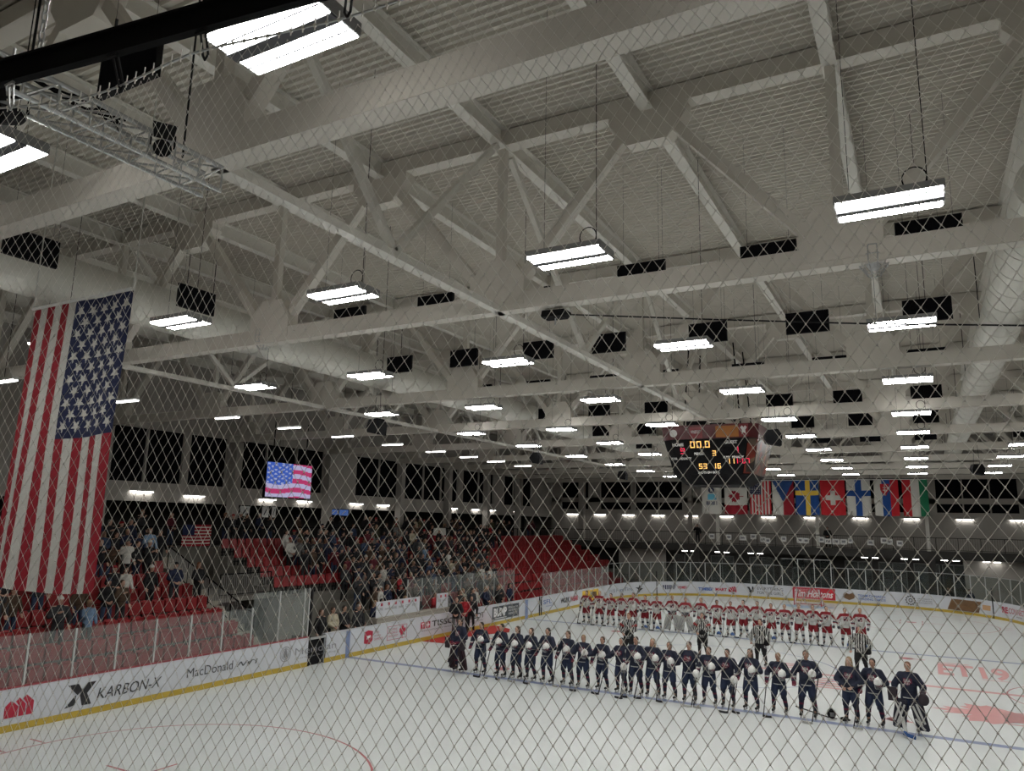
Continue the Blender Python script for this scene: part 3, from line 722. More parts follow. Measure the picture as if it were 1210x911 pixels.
# ------------------------------------------------------------------ scoreboard
sbt = thing('scoreboard', 'black hanging scoreboard with red and orange banner and amber digits', 'scoreboard', (13.15, 31.0, 0))
def octa(w, c):  # half width w, corner cut c
    return [(-w+c,-w),(w-c,-w),(w,-w+c),(w,w-c),(w-c,w),(-w+c,w),(-w,w-c),(-w,-w+c)]
def frust(mb, w0, c0, z0, w1, c1, z1):
    a = octa(w0, c0); b = octa(w1, c1)
    mb.add([(x, y, z0) for x, y in a]+[(x, y, z1) for x, y in b], [tuple(range(7, -1, -1)), tuple(range(8, 16))]+[(i, (i+1) % 8, 8+(i+1) % 8, 8+i) for i in range(8)])
mb = MB(); frust(mb, 1.62, .35, 7.62, 1.95, .35, 9.08); frust(mb, 1.2, .35, 7.22, 1.6, .35, 7.62); obj('cabinet', mb, BLACK, sbt)
mb = MB(); frust(mb, 1.97, .35, 9.08, 2.02, .35, 9.66); obj('banner_ring', mb, mat('banner_maroon', (.10, .010, .014), .4), sbt)
mb = MB(); mb.box((-.3,-.3,9.66), (.3,.3,9.95)); [mb.tube((a, b, 9.6), (a*.8, b*.8, 13.3), .03, n=6) for a in (-1.2, 1.2) for b in (-1.2, 1.2)]; obj('hanging_frame', mb, BLACK, sbt)
def sbf(u, z, out=.02):   # front face: u in metres, z height
    if z > 9.08: w = 1.97+.05*(z-9.08)/.58
    elif z > 7.62: w = 1.62+.33*(z-7.62)/1.46
    else: w = 1.6
    return (u, -w-out, z)
AMB = mat('led_amber', (.5, .25, .05), .5, 0, 0, emit=(1., .55, .16), es=1.6); LR = mat('led_red', (.4, .02, .05), .5, 0, 0, emit=(1., .03, .10), es=.9)
SW = mat('score_lettering', (.85, .85, .83), .5, 0, 0)
BO = mat('banner_orange', (.42, .15, .02), .4); BR = mat('banner_red', (.22, .012, .018), .4)
SEG = {'0': 'abcdef', '1': 'bc', '2': 'abged', '3': 'abgcd', '4': 'fgbc', '5': 'afgcd', '6': 'afgcde', '7': 'abc', '8': 'abcdefg', '9': 'abcdfg', 'l': 'ef'}
def digit(mb, ch, u, z, w, h, t):
    R4 = lambda a, b, c, d: mb.add([sbf(a, c), sbf(b, c), sbf(b, d), sbf(a, d)], [(0,1,2,3)])
    if ch == '.': R4(u, u+t, z, z+t); return
    if ch == ':': R4(u, u+t, z+h*.25, z+h*.25+t); R4(u, u+t, z+h*.65, z+h*.65+t); return
    for s_ in SEG[ch]:
        if s_ == 'a': R4(u, u+w, z+h-t, z+h)
        if s_ == 'd': R4(u, u+w, z, z+t)
        if s_ == 'g': R4(u, u+w, z+h/2-t/2, z+h/2+t/2)
        if s_ == 'b': R4(u+w-t, u+w, z+h/2, z+h)
        if s_ == 'c': R4(u+w-t, u+w, z, z+h/2)
        if s_ == 'f': R4(u, u+t, z+h/2, z+h)
        if s_ == 'e': R4(u, u+t, z, z+h/2)
mb = MB()
def digits(name, lst, z, w_, h_, t_, m):
    mb = MB()
    for ch, u in lst: digit(mb, ch, u, z, w_, h_, t_)
    obj(name, mb, m, sbt)['label'] = 'glowing %s digits' % ('amber' if m is AMB else 'red')
digits('clock_digits', (('0',-.74),('0',-.47),('.',-.21),('0',-.12)), 8.72, .19, .27, .038, AMB)
digits('period_digit', (('3',.16),), 8.38, .14, .21, .032, AMB)
digits('shot_digits', (('5',-.44),('3',-.25),), 7.86, .14, .21, .032, AMB); digits('shot_digits', (('1',.12),('6',.32)), 7.86, .14, .21, .032, AMB)
digits('player_digits', (('1',.74),('1',.92)), 8.05, .1, .2, .03, AMB)
digits('score_digit', (('9',-1.17),), 8.48, .18, .25, .038, LR); digits('score_digit', (('1',1.08),), 8.48, .14, .25, .038, LR)
digits('penalty_digits', (('1',1.04),(':',1.23),('0',1.33),('7',1.50)), 8.05, .12, .2, .03, LR)
mb = MB()
for tt, a, b, c, d in (('HOME',-1.5,-1.02,8.80,8.93),('GUEST',.68,1.2,8.85,8.98),('PERIOD',-.6,-.18,8.42,8.53),('PLYR',-1.6,-1.32,8.24,8.34),('PENALTY',-1.22,-.72,8.24,8.34),('PLYR',.58,.86,8.26,8.36),('PENALTY',.94,1.42,8.26,8.36),('SHOTS ON GOAL',-.5,.4,7.66,7.76)):
    mb = MB(); text_into(mb, tt, a, b, c, d, lambda u, v: sbf(u, v), bold=.045); obj('lettering', mb, SW, sbt)['label'] = 'white lettering'
def sq(mb, a, b, c, d, o=.012, mi=0): mb.add([sbf(a, c, o), sbf(b, c, o), sbf(b, d, o), sbf(a, d, o)], [(0,1,2,3)], mi)
mb = MB(); sq(mb, .35, 1.28, 9.12, 9.58); obj('orange_banner', mb, BO, sbt)['label'] = 'plain orange banner'
BL = [BR, mat('banner_rose', (.13, .04, .045), .4), SW]
mb = MB(); sq(mb, -.73, -.2, 9.12, 9.58)
text_into(mb, 'WINSPORT', -.68, -.28, 9.3, 9.44, lambda u, v: sbf(u, v, .02), 2)
obj('lettered_banner', mb, BL, sbt)['label'] = 'dark red banner with small pale lettering'
mb = MB(); sq(mb, 1.3, 1.66, 9.12, 9.62)
fanpoly(mb, [(-.5,.3),(-.2,.5),(0,.3),(.2,.5),(.5,.3),(.25,0),(.3,-.5),(0,-.25),(-.3,-.5),(-.25,0)], lambda u, v: sbf(1.48+u*.28, 9.38+v*.36, .02), mi=2)
obj('emblem_banner', mb, BL, sbt)['label'] = 'red square with a pale horned emblem'
mb = MB(); sq(mb, -1.62, -.75, 9.1, 9.56, mi=1)
crest_ = [(cos(a)*.16-1.42, sin(a)*.16+9.34) for a in [2*PI*i/16 for i in range(16)]]
fanpoly(mb, crest_, lambda u, v: sbf(u, v, .018), (-1.42, 9.34), 2)
obj('rose_banner', mb, BL, sbt)['label'] = 'dull rose banner with a pale round emblem'
# picture panel on the right-hand corner of the scoreboard
mb = MB(); n = 8
pc = mat('picture_panel', (.2, .12, .08), .4); nt = pc.node_tree; vo = nt.nodes.new('ShaderNodeTexVoronoi'); vo.inputs['Scale'].default_value = 3.
cr = nt.nodes.new('ShaderNodeValToRGB'); cr.color_ramp.interpolation = 'CONSTANT'
cr.color_ramp.elements[0].color = (.02, .015, .012, 1); cr.color_ramp.elements[1].position = .75; cr.color_ramp.elements[1].color = (.16, .02, .01, 1)
for p_, c_ in ((.3, (.10, .07, .05, 1)), (.5, (.03, .02, .02, 1)), (.62, (.16, .12, .07, 1))): e = cr.color_ramp.elements.new(p_); e.color = c_
sx = nt.nodes.new('ShaderNodeSeparateColor'); tq = nt.nodes.new('ShaderNodeTexCoord'); nt.links.new(tq.outputs['Object'], vo.inputs['Vector'])
nt.links.new(vo.outputs['Color'], sx.inputs[0]); nt.links.new(sx.outputs[0], cr.inputs[0]); nt.links.new(cr.outputs[0], nt.nodes['Principled BSDF'].inputs['Base Color'])
for z0, z1, w0, w1 in ((7.66, 9.06, 1.63, 1.95),):
    mb.add([(w0+.01,-w0+.4,z0),(w0+.01,w0-.4,z0),(w1+.01,w1-.4,z1),(w1+.01,-w1+.4,z1)], [(0,1,2,3)])
    mb.add([(w0-.3,-w0-.005,z0),(w0+.005,-w0+.3,z0),(w1+.005,-w1+.3,z1),(w1-.3,-w1-.005,z1)], [(0,1,2,3)])
obj('picture_panel', mb, pc, sbt)

# ------------------------------------------------------------------ flags
def star(u, v, cx, cy, r):
    dx, dy = u-cx, v-cy; d = math.hypot(dx, dy)
    if d > r: return False
    a = (math.atan2(dx, dy) % (2*PI/5)); a = min(a, 2*PI/5-a)
    r2 = r*.382; x1, y1 = r, 0; x2, y2 = r2*cos(PI/5), r2*sin(PI/5)
    px, py = d*cos(a), d*sin(a)
    return (x2-x1)*(py-y1)-(y2-y1)*(px-x1) >= -1e-9
def inpoly(x, y, poly):
    c = False; n = len(poly)
    for i in range(n):
        x1, y1 = poly[i]; x2, y2 = poly[i-1]
        if (y1 > y) != (y2 > y) and x < (x2-x1)*(y-y1)/(y2-y1)+x1: c = not c
    return c
CL = {n: mat('cloth_'+n, c, .85, 0, .06, 30) for n, c in dict(red=(.25,.003,.014), white=(.52,.51,.47), blue=(.004,.010,.052), fblue=(.004,.05,.22), yellow=(.72,.48,.06), green=(.005,.14,.06), czblue=(.01,.05,.18), crimson=(.42,.008,.015), sky=(.12,.42,.58), navy=(.01,.015,.06), dred=(.25,.01,.015)).items()}
def cloth(name, lab, w, h, nu, nv, fn, cols, loc, rz=0., wave=.05, grp=None, rod=True, seed=0., taper=0., mats_=None):
    """hanging cloth, top edge at z=0 going down; fn(u,v) u 0..1 left to right, v 0..1 top to bottom -> colour index"""
    t = thing(name, lab, 'flag', loc, rz, grp)
    mb = MB(); vs = []
    for j in range(nv+1):
        for i in range(nu+1):
            u, v = i/nu, j/nv
            y = wave*(.25+.75*v)*(sin(u*9+seed+1.2*v)+.5*sin(u*17+seed*2-2*v))+wave*.4*sin(v*7+seed)*u
            x = (u-.5)*w - taper*v*(1-u)
            z = -v*h - .02*h*v*sin(PI*u)*(1 if wave > .02 else 0)
            vs.append((x, y, z))
    fs = []; ms = []
    for j in range(nv):
        for i in range(nu):
            a = j*(nu+1)+i; fs.append((a, a+nu+1, a+nu+2, a+1)); ms.append(fn((i+.5)/nu, (j+.5)/nv))
    k = len(vs); mb.v = vs+[(x, y+.004, z) for x, y, z in vs]; mb.f = fs+[(d+k, c+k, b+k, a+k) for a, b, c, d in fs]; mb.m = ms+ms
    obj('cloth', mb, [CL[c] for c in cols], t, smooth=True)
    if rod:
        mb = MB(); mb.tube((-w/2-.04,0,.03), (w/2+.04,0,.03), .028, n=8); obj('top_rod', mb, WHT, t)
    return t
def usf(canton_right=True, ch=.49, cells=None):
    def fn(u, v):
        uu = u if canton_right else 1-u
        c0 = 1-7/13
        if uu > c0 and v < ch:
            a = (uu-c0)/(1-c0); b = v/ch; W_, H_ = (7/13), ch*1.7
            rows, colsn = 11, 9                         # hung vertically
            for r in range(rows):
                for c in range(colsn):
                    if (r+c) % 2 == 0 and star(a*W_, b*H_, (c+1)/(colsn+1)*W_, (r+1)/(rows+1)*H_, .043): return 2
            return 3
        return 0 if int(uu*13) % 2 == 0 else 1
    return fn
bf = cloth('national_flag', 'very large stars and stripes flag hanging vertically at the left', 2.78, 4.72, 182, 300, usf(), ['red', 'white', 'white', 'blue'], (8.44, 5.5, 9.05), 0, .06, seed=1.4, taper=.3)
mb = MB(); mb.tube((1.42,0,.03), (1.42,0,4.4), .012, n=5); mb.tube((-1.42,0,.03), (-1.42,0,4.4), .012, n=5); mb.tube((1.42,0,.0), (1.42,0,.2), .03, n=6); obj('hanging_wire', mb, mat('wire_white', (.6, .6, .56), .6), bf)
FZ, FY_, FH = 9.33, 62.5, 2.72
def small(name, lab, x0, x1, fn, cols, dz=0., seed=0., nu=30, nv=44):
    t = cloth(name, lab, x1-x0, FH, nu, nv, fn, cols, ((x0+x1)/2, FY_, FZ+dz), 0, .035, 'flags in the row below the far roof', seed=seed)
    mb = MB()
    for q in (-1, 1): mb.tube((q*(x1-x0)/2,0,.03), (q*(x1-x0)/2,0,3.9), .01, n=4)
    obj('hanging_wire', mb, DKGREY, t)
def f_iihf(u, v):
    if .30 < u < .68 and .18 < v < .38: return 1 if abs((u-.49)/.16)**2+abs((v-.28)/.09)**2 < 1 and not (.42 < u < .55 and .24 < v < .31) else 0
    if .30 < u < .75 and .38 < v < .56: return 2 if v > .38+.1*abs(u-.5) else 0
    if .2 < u < .8 and .62 < v < .72: return 1 if int(u*22) % 2 == 0 else 0
    return 0
small('federation_banner', 'white banner with dark and sky-blue emblem, left end of the flag row', 4.23, 5.88, f_iihf, ['white', 'navy', 'sky'])
def f_can(u, v):
    if v < .2 or v > .72: return 0
    return 0 if inpoly(-(v-.46)/.20, -(u-.5)/.36, LEAF) else 1
small('national_flag', 'red and white flag with a sideways maple leaf', 6.13, 8.01, f_can, ['red', 'white'], seed=.6)
def f_us2(u, v):
    if u < .54 and v < .42:
        return 3 if (int(u*26)+int(v*34)) % 2 == 0 and (int(u*26) % 2 == 0) else 2
    return 0 if int((1-u)*13) % 2 == 0 else 1
small('national_flag', 'small stars and stripes in the far flag row', 8.22, 9.91, f_us2, ['crimson', 'white', 'blue', 'white'], seed=1.1, nu=39)
small('national_flag', 'white and red flag with a blue wedge from the top', 10.02, 11.69, lambda u, v: 2 if v < .62*(1-abs(u-.5)*2) else (0 if u < .5 else 1), ['white', 'red', 'czblue'], seed=2.)
small('national_flag', 'blue flag with a yellow cross', 11.81, 13.58, lambda u, v: 1 if .42 < u < .64 or .30 < v < .44 else 0, ['fblue', 'yellow'], seed=2.6)
small('national_flag', 'red flag with a white equal-armed cross', 13.71, 15.5, lambda u, v: 1 if (abs(u-.5) < .09 and abs(v-.5) < .20) or (abs(u-.5) < .29 and abs(v-.5) < .065) else 0, ['crimson', 'white'], seed=3.)
small('national_flag', 'white flag with a dark blue cross', 15.62, 17.32, lambda u, v: 1 if .36 < u < .64 or .30 < v < .45 else 0, ['white', 'fblue'], seed=3.7)
def f_slo(u, v):
    if .28 < u < .62 and .12 < v < .44 and abs(u-.45) < .17*min(1, (.47-v)*6):
        if abs(u-.45) < .022 or (abs(v-.22) < .015 and abs(u-.45) < .07) or (abs(v-.29) < .015 and abs(u-.45) < .1): return 0
        return 2
    return 0 if u < .35 else (1 if u < .68 else 2)
small('national_flag', 'white, blue and red upright bands with a shield', 17.56, 19.25, f_slo, ['white', 'fblue', 'crimson'], seed=4.4)
small('national_flag', 'red, white and green upright bands at the right end of the row', 19.51, 21.22, lambda u, v: 0 if u < .33 else (1 if u < .66 else 2), ['crimson', 'white', 'green'], seed=5.)
# white pipe the flags hang from
mb = MB(); mb.tube((3.5, 62.5, 9.42), (21.8, 62.5, 9.42), .03, n=6); tag(obj('flag_pipe', mb, DKGREY), 'thin horizontal pipe carrying the far row of flags', 'pipe')

# ------------------------------------------------------------------ LED screen with the flag
t = thing('video_screen', 'glowing video screen showing the stars and stripes on the left', 'screen', (-9., 27.75, 7.45), PI/2)
mb = MB(); mb.box((-1.68, .0, -.94), (1.68, .14, .96)); obj('housing', mb, BLACK, t)
SCm = [mat('screen_'+n, (.01, .01, .01), .5, 0, 0, emit=c, es=.62) for n, c in (('red', (.75, .05, .22)), ('white', (.72, .66, 1.)), ('blue', (.06, .16, .75)), ('star', (.55, .62, 1.)))]
mb = MB(); nu, nv = 76, 42
def scf(u, v):
    w = .04*sin(u*7)
    if u < .56 and v < .6+w:
        a = u*13; b = (v-w)*15
        return 3 if (int(a)+int(b)) % 2 == 0 and (a % 1-.5)**2+(b % 1-.5)**2 < .16 else 2
    return 0 if int((v-w)*7.5+.5) % 2 == 0 else 1
for j in range(nv):
    for i in range(nu):
        x0, x1 = -1.63+3.26*i/nu, -1.63+3.26*(i+1)/nu; z1, z0 = .91-1.8*j/nv, .91-1.8*(j+1)/nv
        mb.add([(x0,-.006,z0),(x1,-.006,z0),(x1,-.006,z1),(x0,-.006,z1)], [(0,1,2,3)], scf((i+.5)/nu, (j+.5)/nv))
obj('display', mb, SCm, t)
mb = MB(); mb.tube((-1.2,.07,.9), (-1.2,.07,3.2), .03); mb.tube((1.2,.07,.9), (1.2,.07,3.2), .03); obj('hanging_rod', mb, DKGREY, t)

# ------------------------------------------------------------------ safety net in front of the seats
A = .2; NO = Vector((20.7471, -1.53793, 0))+2.1*Vector((-sin(A), cos(A), 0)); ND = Vector((cos(A), sin(A), 0)); NN = Vector((-sin(A), cos(A), 0))
def netp(u, z):
    q = NO+ND*u; sag = .03*sin(u*2.3+1)+.02*sin(u*5+z*2)
    return q+NN*sag+Vector((0, 0, z))
def ztop(u): return 7.17+.13*min(1, max(0, (u+3.4)/1.9))-.02*abs(sin(u*3.1))
HW, HH = .0437, .0635
net = thing('safety_net', 'pale knotted diamond mesh net hanging close in front of the camera', 'safety net', (0, 0, 0))
ncol = int(8.4/HW); nrow = int(3.3/(HH/2)); U0 = -5.2
nrd = random.Random(3); NP = {}
def node(i, j):
    if (i, j) not in NP:
        u = U0+i*HW/2; zt = ztop(u)
        # rows sit tighter together near the top rope and drift sideways a little
        z = zt-.03-j*HH/2; du = .012*sin(z*3.3+u*1.7)+.006*sin(z*9+u*4)
        NP[(i, j)] = netp(u+du+nrd.uniform(-.0011, .0011), z+.012*sin(u*2.1+z)+nrd.uniform(-.0011, .0011))
    return NP[(i, j)]
mb = MB(); kn = MB()
r = .00088
for j in range(nrow):
    for i in range(2*ncol):
        if (i+j) % 2: continue
        a = node(i, j)
        for di in (-1, 1):
            if 0 <= i+di <= 2*ncol: mb.tube(a, node(i+di, j+1), r, r, 4, caps=False)
        u_ = Vector((0, 0, .004))
        s_ = .0034
        kn.add([a+ND*s_, a-ND*s_, a+NN*s_, a-NN*s_, a+u_, a-u_], [(0,2,4),(2,1,4),(1,3,4),(3,0,4),(2,0,5),(1,2,5),(3,1,5),(0,3,5)])
obj('netting', mb, NETC, net)['kind'] = 'stuff'
obj('knots', kn, NETC, net)['kind'] = 'stuff'
mb = MB(); pts = [netp(U0+.1*i, ztop(U0+.1*i)) for i in range(85)]; mb.path(pts, .0045, 6); obj('top_cable', mb, ALU, net)
for i in range(0, 70):
    if i % 1: continue
mb = MB()
for i in range(0, 170):
    u = U0+.05*i; a = netp(u, ztop(u)); mb.bar(a+Vector((0,0,-.02)), a+Vector((0,0,.035)), .0035); mb.ell(a, (.008,.008,.008), 6, 4)
obj('cable_ties', mb, NETC, net)['kind'] = 'stuff'
# curved black track and its shackles
trk = thing('net_track', 'curved black steel track beam that the safety net hangs from', 'track beam', (0, 0, 0))
def trp(u): q = NO+ND*u+NN*(-.02-.028*min(0, u+2.6)**2); return q+Vector((0, 0, 7.30+.12*min(1, max(0, (u+3.4)/2.))))
mb = MB(); us = [-5.2+.25*i for i in range(30)]
for a, b in zip(us, us[1:]):
    mb.bar(trp(a), trp(b), .035, .085)
    mb.bar(trp(a)+Vector((0,0,.05)), trp(b)+Vector((0,0,.05)), .07, .012)
obj('beam', mb, BLACK, trk)
for u in [-3.72, -2.92, -2.38, -1.95, -1.3, -.6, .2, 1.]:
    a = trp(u); mb = MB(); z0 = ztop(u)-.01; q = netp(u, 0); q.z = 0
    for s_ in (-.012, .012):
        mb.path([a+ND*s_+Vector((0,0,.0)), q+ND*s_+Vector((0,0,z0+.01)), q+Vector((0,0,z0-.012))], .005, 6)
    mb.tube(a+Vector((0,0,-.05)), a+Vector((0,0,.12)), .007, n=6); mb.tube(a+Vector((-.03,0,-.045)), a+Vector((.03,0,-.045)), .007, n=6)
    o = obj('carabiner', mb, ALU if u < -2.5 else DKGREY, trk)
def ring3(mb, c, rx_, rz2, ax, r):
    mb.path([Vector(c)+ax*(rx_*cos(2*PI*i/14))+Vector((0,0,rz2*sin(2*PI*i/14))) for i in range(15)], r, 5)
mb = MB(); a = trp(-2.78); z = .06; k = 0
while a.z+z < 13.2 and k < 60:
    ax = ND if k % 2 else NN; ring3(mb, a+Vector((0, 0, z)), .011, .028, ax, .004); z += .044; k += 1
mb.tube(a+Vector((0,0,z)), a+Vector((0,0,13.1-a.z)), .006, n=5)
obj('hanging_chain', mb, ALU, trk)
mb = MB(); b = trp(-2.0)
for q in (-1.9, .4, 1.4): b = trp(q); mb.tube(b, Vector((b.x, b.y, 13.1)), .006, n=5)
obj('hanging_rod', mb, DKGREY, trk)

# ---- aluminium lighting truss with spotlights, upper left
lt = thing('lighting_truss', 'silver box lighting truss running away under the roof at upper left', 'lighting truss', (14.0, .6, 9.05))
mb = MB(); w, h, Lg = .30, .28, 3.0
for x in (-w/2, w/2):
    for z in (0, h): mb.tube((x,0,z), (x,Lg,z), .024, n=8)
obj('chord_tubes', mb, ALU, lt)
mb = MB(); n = 10
for i in range(n):
    a, b = Lg*i/n, Lg*(i+1)/n
    for x in (-w/2, w/2): mb.tube((x,a,0), (x,b,h), .011, n=6); mb.tube((x,b,h), (x,b,0), .011, n=6)
    for z in (0, h): mb.tube((-w/2,a,z), (w/2,b,z), .011, n=6)
obj('lacing_tubes', mb, ALU, lt)
mb = MB()
for k in range(4): mb.path([(-.1+.03*k+.09*sin(i*1.7+k), Lg*i/9*.62+.1, h+.04+.05*sin(i*2.3+k*1.4)) for i in range(10)], .012, 5)
o = obj('cable_bundle', mb, BLACK, loc=(14.0, .6, 9.05)); tag(o, 'tangled black cables lying on the lighting truss', 'cable')
mb = MB(); mb.tube((14.0,1.6,9.3), (14.0,1.6,13.1), .012, n=5); mb.tube((14.0,3.2,9.3), (14.0,3.2,13.1), .012, n=5); o = obj('hanging_wires', mb, DKGREY, None); o.name = 'truss_hanger'; tag(o, 'thin steel hangers holding the lighting truss', 'hanger')
def spot(x, y, z, rz, sc, lab):
    t = thing('stage_spotlight', lab, 'spotlight', (x, y, z), rz, 'stage spotlights on the lighting truss'); t.scale = (sc,)*3
    mb = MB(); mb.tube((0,.05,0), (0,-.26,-.14), .085, .11, 14); mb.tube((0,.05,0), (0,.12,.03), .085, .05, 14); obj('lamp_body', mb, BLACK, t)
    mb = MB(); mb.path([(-.14,0,0),(-.14,0,.18),(.14,0,.18),(.14,0,0)], .014, 6); mb.tube((0,0,.18), (0,0,.3), .02, n=8); obj('yoke', mb, BLACK, t)
    mb = MB(); mb.prism([(-.11,-.02),(.11,-.02),(.14,.2),(-.14,.2)], lambda u, v, w: (u, -.27-v*.45, .0+v*.7+w), .008); obj('barn_door', mb, DKGREY, t)
spot(13.95, 1.55, 8.95, .5, .9, 'black stage spotlight at the near end of the lighting truss')
spot(14.15, 2.85, 9.22, 1.0, .8, 'black stage spotlight on the far end of the lighting truss')
spot(13.15, .95, 9.35, .2, 1.3, 'large black stage spotlight by the left picture edge beside the black track')

# ------------------------------------------------------------------ people
def fuse(mb, voxel, it=3, fac=.5):
    """one continuous skin around overlapping shapes"""
    me = mb.mesh('tmp'); o = bpy.data.objects.new('tmp', me); COL.objects.link(o)
    m = o.modifiers.new('r', 'REMESH'); m.mode = 'VOXEL'; m.voxel_size = voxel; m.use_smooth_shade = True
    q = o.modifiers.new('s', 'SMOOTH'); q.factor = fac; q.iterations = it
    dg = bpy.context.evaluated_depsgraph_get(); dg.update()
    r = bpy.data.meshes.new_from_object(o.evaluated_get(dg)); bpy.data.objects.remove(o); bpy.data.meshes.remove(me)
    return r
def paint(me, fn):
    for p in me.polygons: p.material_index = fn(p.center)
    return me
def V(*a): return Vector(a)
def lerp(a, b, t): return Vector(a).lerp(Vector(b), t)
# joints of a 1.75 m figure facing -Y; its left hand is on +X
def pose(lel=(.30,.02,1.12), lha=(.29,-.10,.86), rel=(-.30,.02,1.12), rha=(-.29,-.10,.86), st=.11, fx=.03, knee=.02, sh=.185):
    return dict(lsh=(sh,0,1.42), rsh=(-sh,0,1.42), lel=lel, lha=lha, rel=rel, rha=rha, lhip=(.09,0,.92), rhip=(-.09,0,.92),
                lkn=(st+.01,-knee,.50), rkn=(-st-.01,-knee,.50), lan=(st+fx,.02,.09), ran=(-st-fx,.02,.09))
def hand(mb, wr, el, side, grip):
    """palm, four fingers of different length and a thumb, curled when gripping"""
    wr = Vector(wr); d = (wr-Vector(el)).normalized(); r = V(1,0,0)*side
    f = d.cross(r); f = f.normalized() if f.length > .1 else V(0,-1,0)
    if f.y > 0: f = -f
    r = d.cross(f).normalized()
    pc = wr+d*.045; mb.bar(wr, wr+d*.085, .075, .026, up=f); mb.ell(pc, (.034,.034,.034), 8, 6)
    for k, (off, ln) in enumerate(((-.03,.06),(-.01,.072),(.01,.068),(.03,.05))):
        a = wr+d*.08+r*off
        if grip: b = a+d*ln*.35+f*.02; c = b+f*.02-d*.02
        else: b = a+d*ln*.55+f*.006; c = b+d*ln*.4+f*.014
        mb.tube(a, b, .0095, .009, 6); mb.tube(b, c, .009, .007, 6)
    a = wr+d*.02-r*.035; b = a-r*.022+d*.03+f*.015; mb.tube(a, b, .011, .010, 6); mb.tube(b, b+d*.025+f*.018, .010, .008, 6)
def body_mesh(J, voxel=.016, grip=(0, 0), lift=0.):
    b = MB()
    b.ell((0,-.005,1.635), (.076,.094,.108)); b.ell((0,-.035,1.575), (.052,.055,.058)); b.ell((0,-.10,1.615), (.013,.02,.022)); b.ell((0,-.09,1.66), (.05,.012,.012))
    for q in (-1, 1): b.ell((q*.077,.01,1.62), (.012,.02,.03))
    b.cap((0,.015,1.45), .055, (0,.005,1.56), .05)
    b.ell((0,.0,1.30), (.165,.105,.18)); b.ell((0,0,1.08), (.14,.10,.17)); b.ell((0,.01,.94), (.155,.11,.11)); b.cap(J['lsh'], .06, J['rsh'], .06)
    for s in 'lr':
        b.cap(J[s+'sh'], .055, J[s+'el'], .04); b.cap(J[s+'el'], .04, J[s+'ha'], .026)
        b.cap(J[s+'hip'], .082, J[s+'kn'], .055); b.cap(J[s+'kn'], .055, J[s+'an'], .037); a = Vector(J[s+'an']); b.cap(a-V(0,-.03,.045), .035, a+V(0,-.15,-.055), .03)
    me = fuse(b, voxel, 1, .4)
    f = MB()
    hand(f, J['lha'], J['lel'], 1, grip[0]); hand(f, J['rha'], J['rel'], -1, grip[1])
    for q in (-1, 1): f.ell((q*.03,-.088,1.645), (.012,.007,.007), 8, 5, mi=1); f.bar((q*.016,-.098,1.668), (q*.046,-.088,1.668), .006, mi=2)
    f.ell((0,-.092,1.572), (.024,.007,.007), 8, 5, mi=3)
    bm = bmesh.new(); bm.from_mesh(me)
    fm = f.mesh('f'); bm.from_mesh(fm); bm.to_mesh(me); bm.free(); bpy.data.meshes.remove(fm)
    me.name = 'body'; return me
SKINS = [mat('skin_%d' % i, c, .55, 0, .05, 20) for i, c in enumerate(((.50,.30,.22), (.42,.24,.17), (.56,.36,.27), (.22,.12,.08)))]
EYE = mat('eye_dark', (.02,.015,.012), .3, 0, 0); BROW = mat('brow_brown', (.06,.035,.02), .8, 0, 0); LIP = mat('lip_rose', (.38,.13,.12), .5, 0, 0)
HAIRM = [mat('hair_'+n, c, .6, 0, .2, 60) for n, c in (('dark', (.018,.012,.009)), ('brown', (.06,.032,.018)), ('blond', (.28,.19,.10)), ('grey', (.22,.21,.20)), ('ginger', (.18,.07,.03)))]
def hair_mesh(kind):
    b = MB()
    b.ell((0,.02,1.665), (.088,.098,.095)); b.ell((0,.055,1.60), (.075,.06,.09))
    if kind == 'long':
        for q in (-1, 1): b.cap((q*.07,.02,1.62), .03, (q*.08,.0,1.40), .035)
        b.cap((0,.08,1.6), .055, (0,.09,1.38), .05)
    if kind == 'tail': b.ell((0,.12,1.66), (.035,.035,.04)); b.cap((0,.13,1.64), .03, (0,.13,1.42), .018)
    if kind == 'beanie': b = MB(); b.ell((0,.01,1.69), (.092,.105,.085)); b.tube((0,.008,1.655), (0,.008,1.69), .098, .098, 16); b.ell((0,.01,1.785), (.03,.03,.03))
    if kind == 'cap': b = MB(); b.ell((0,.01,1.68), (.088,.102,.08)); b.box((-.06,-.18,1.675), (.06,-.05,1.69))
    me = fuse(b, .014, 2); bm = bmesh.new(); bm.from_mesh(me)
    if kind not in ('beanie', 'cap'):   # open the face
        dl = [f for f in bm.faces if f.calc_center_median().y < -.045 and f.calc_center_median().z < 1.70 and abs(f.calc_center_median().x) < .066]
        bmesh.ops.delete(bm, geom=dl, context='FACES')
    bm.to_mesh(me); bm.free(); return me
HAIR = {k: hair_mesh(k) for k in ('short', 'long', 'tail', 'beanie', 'cap')}
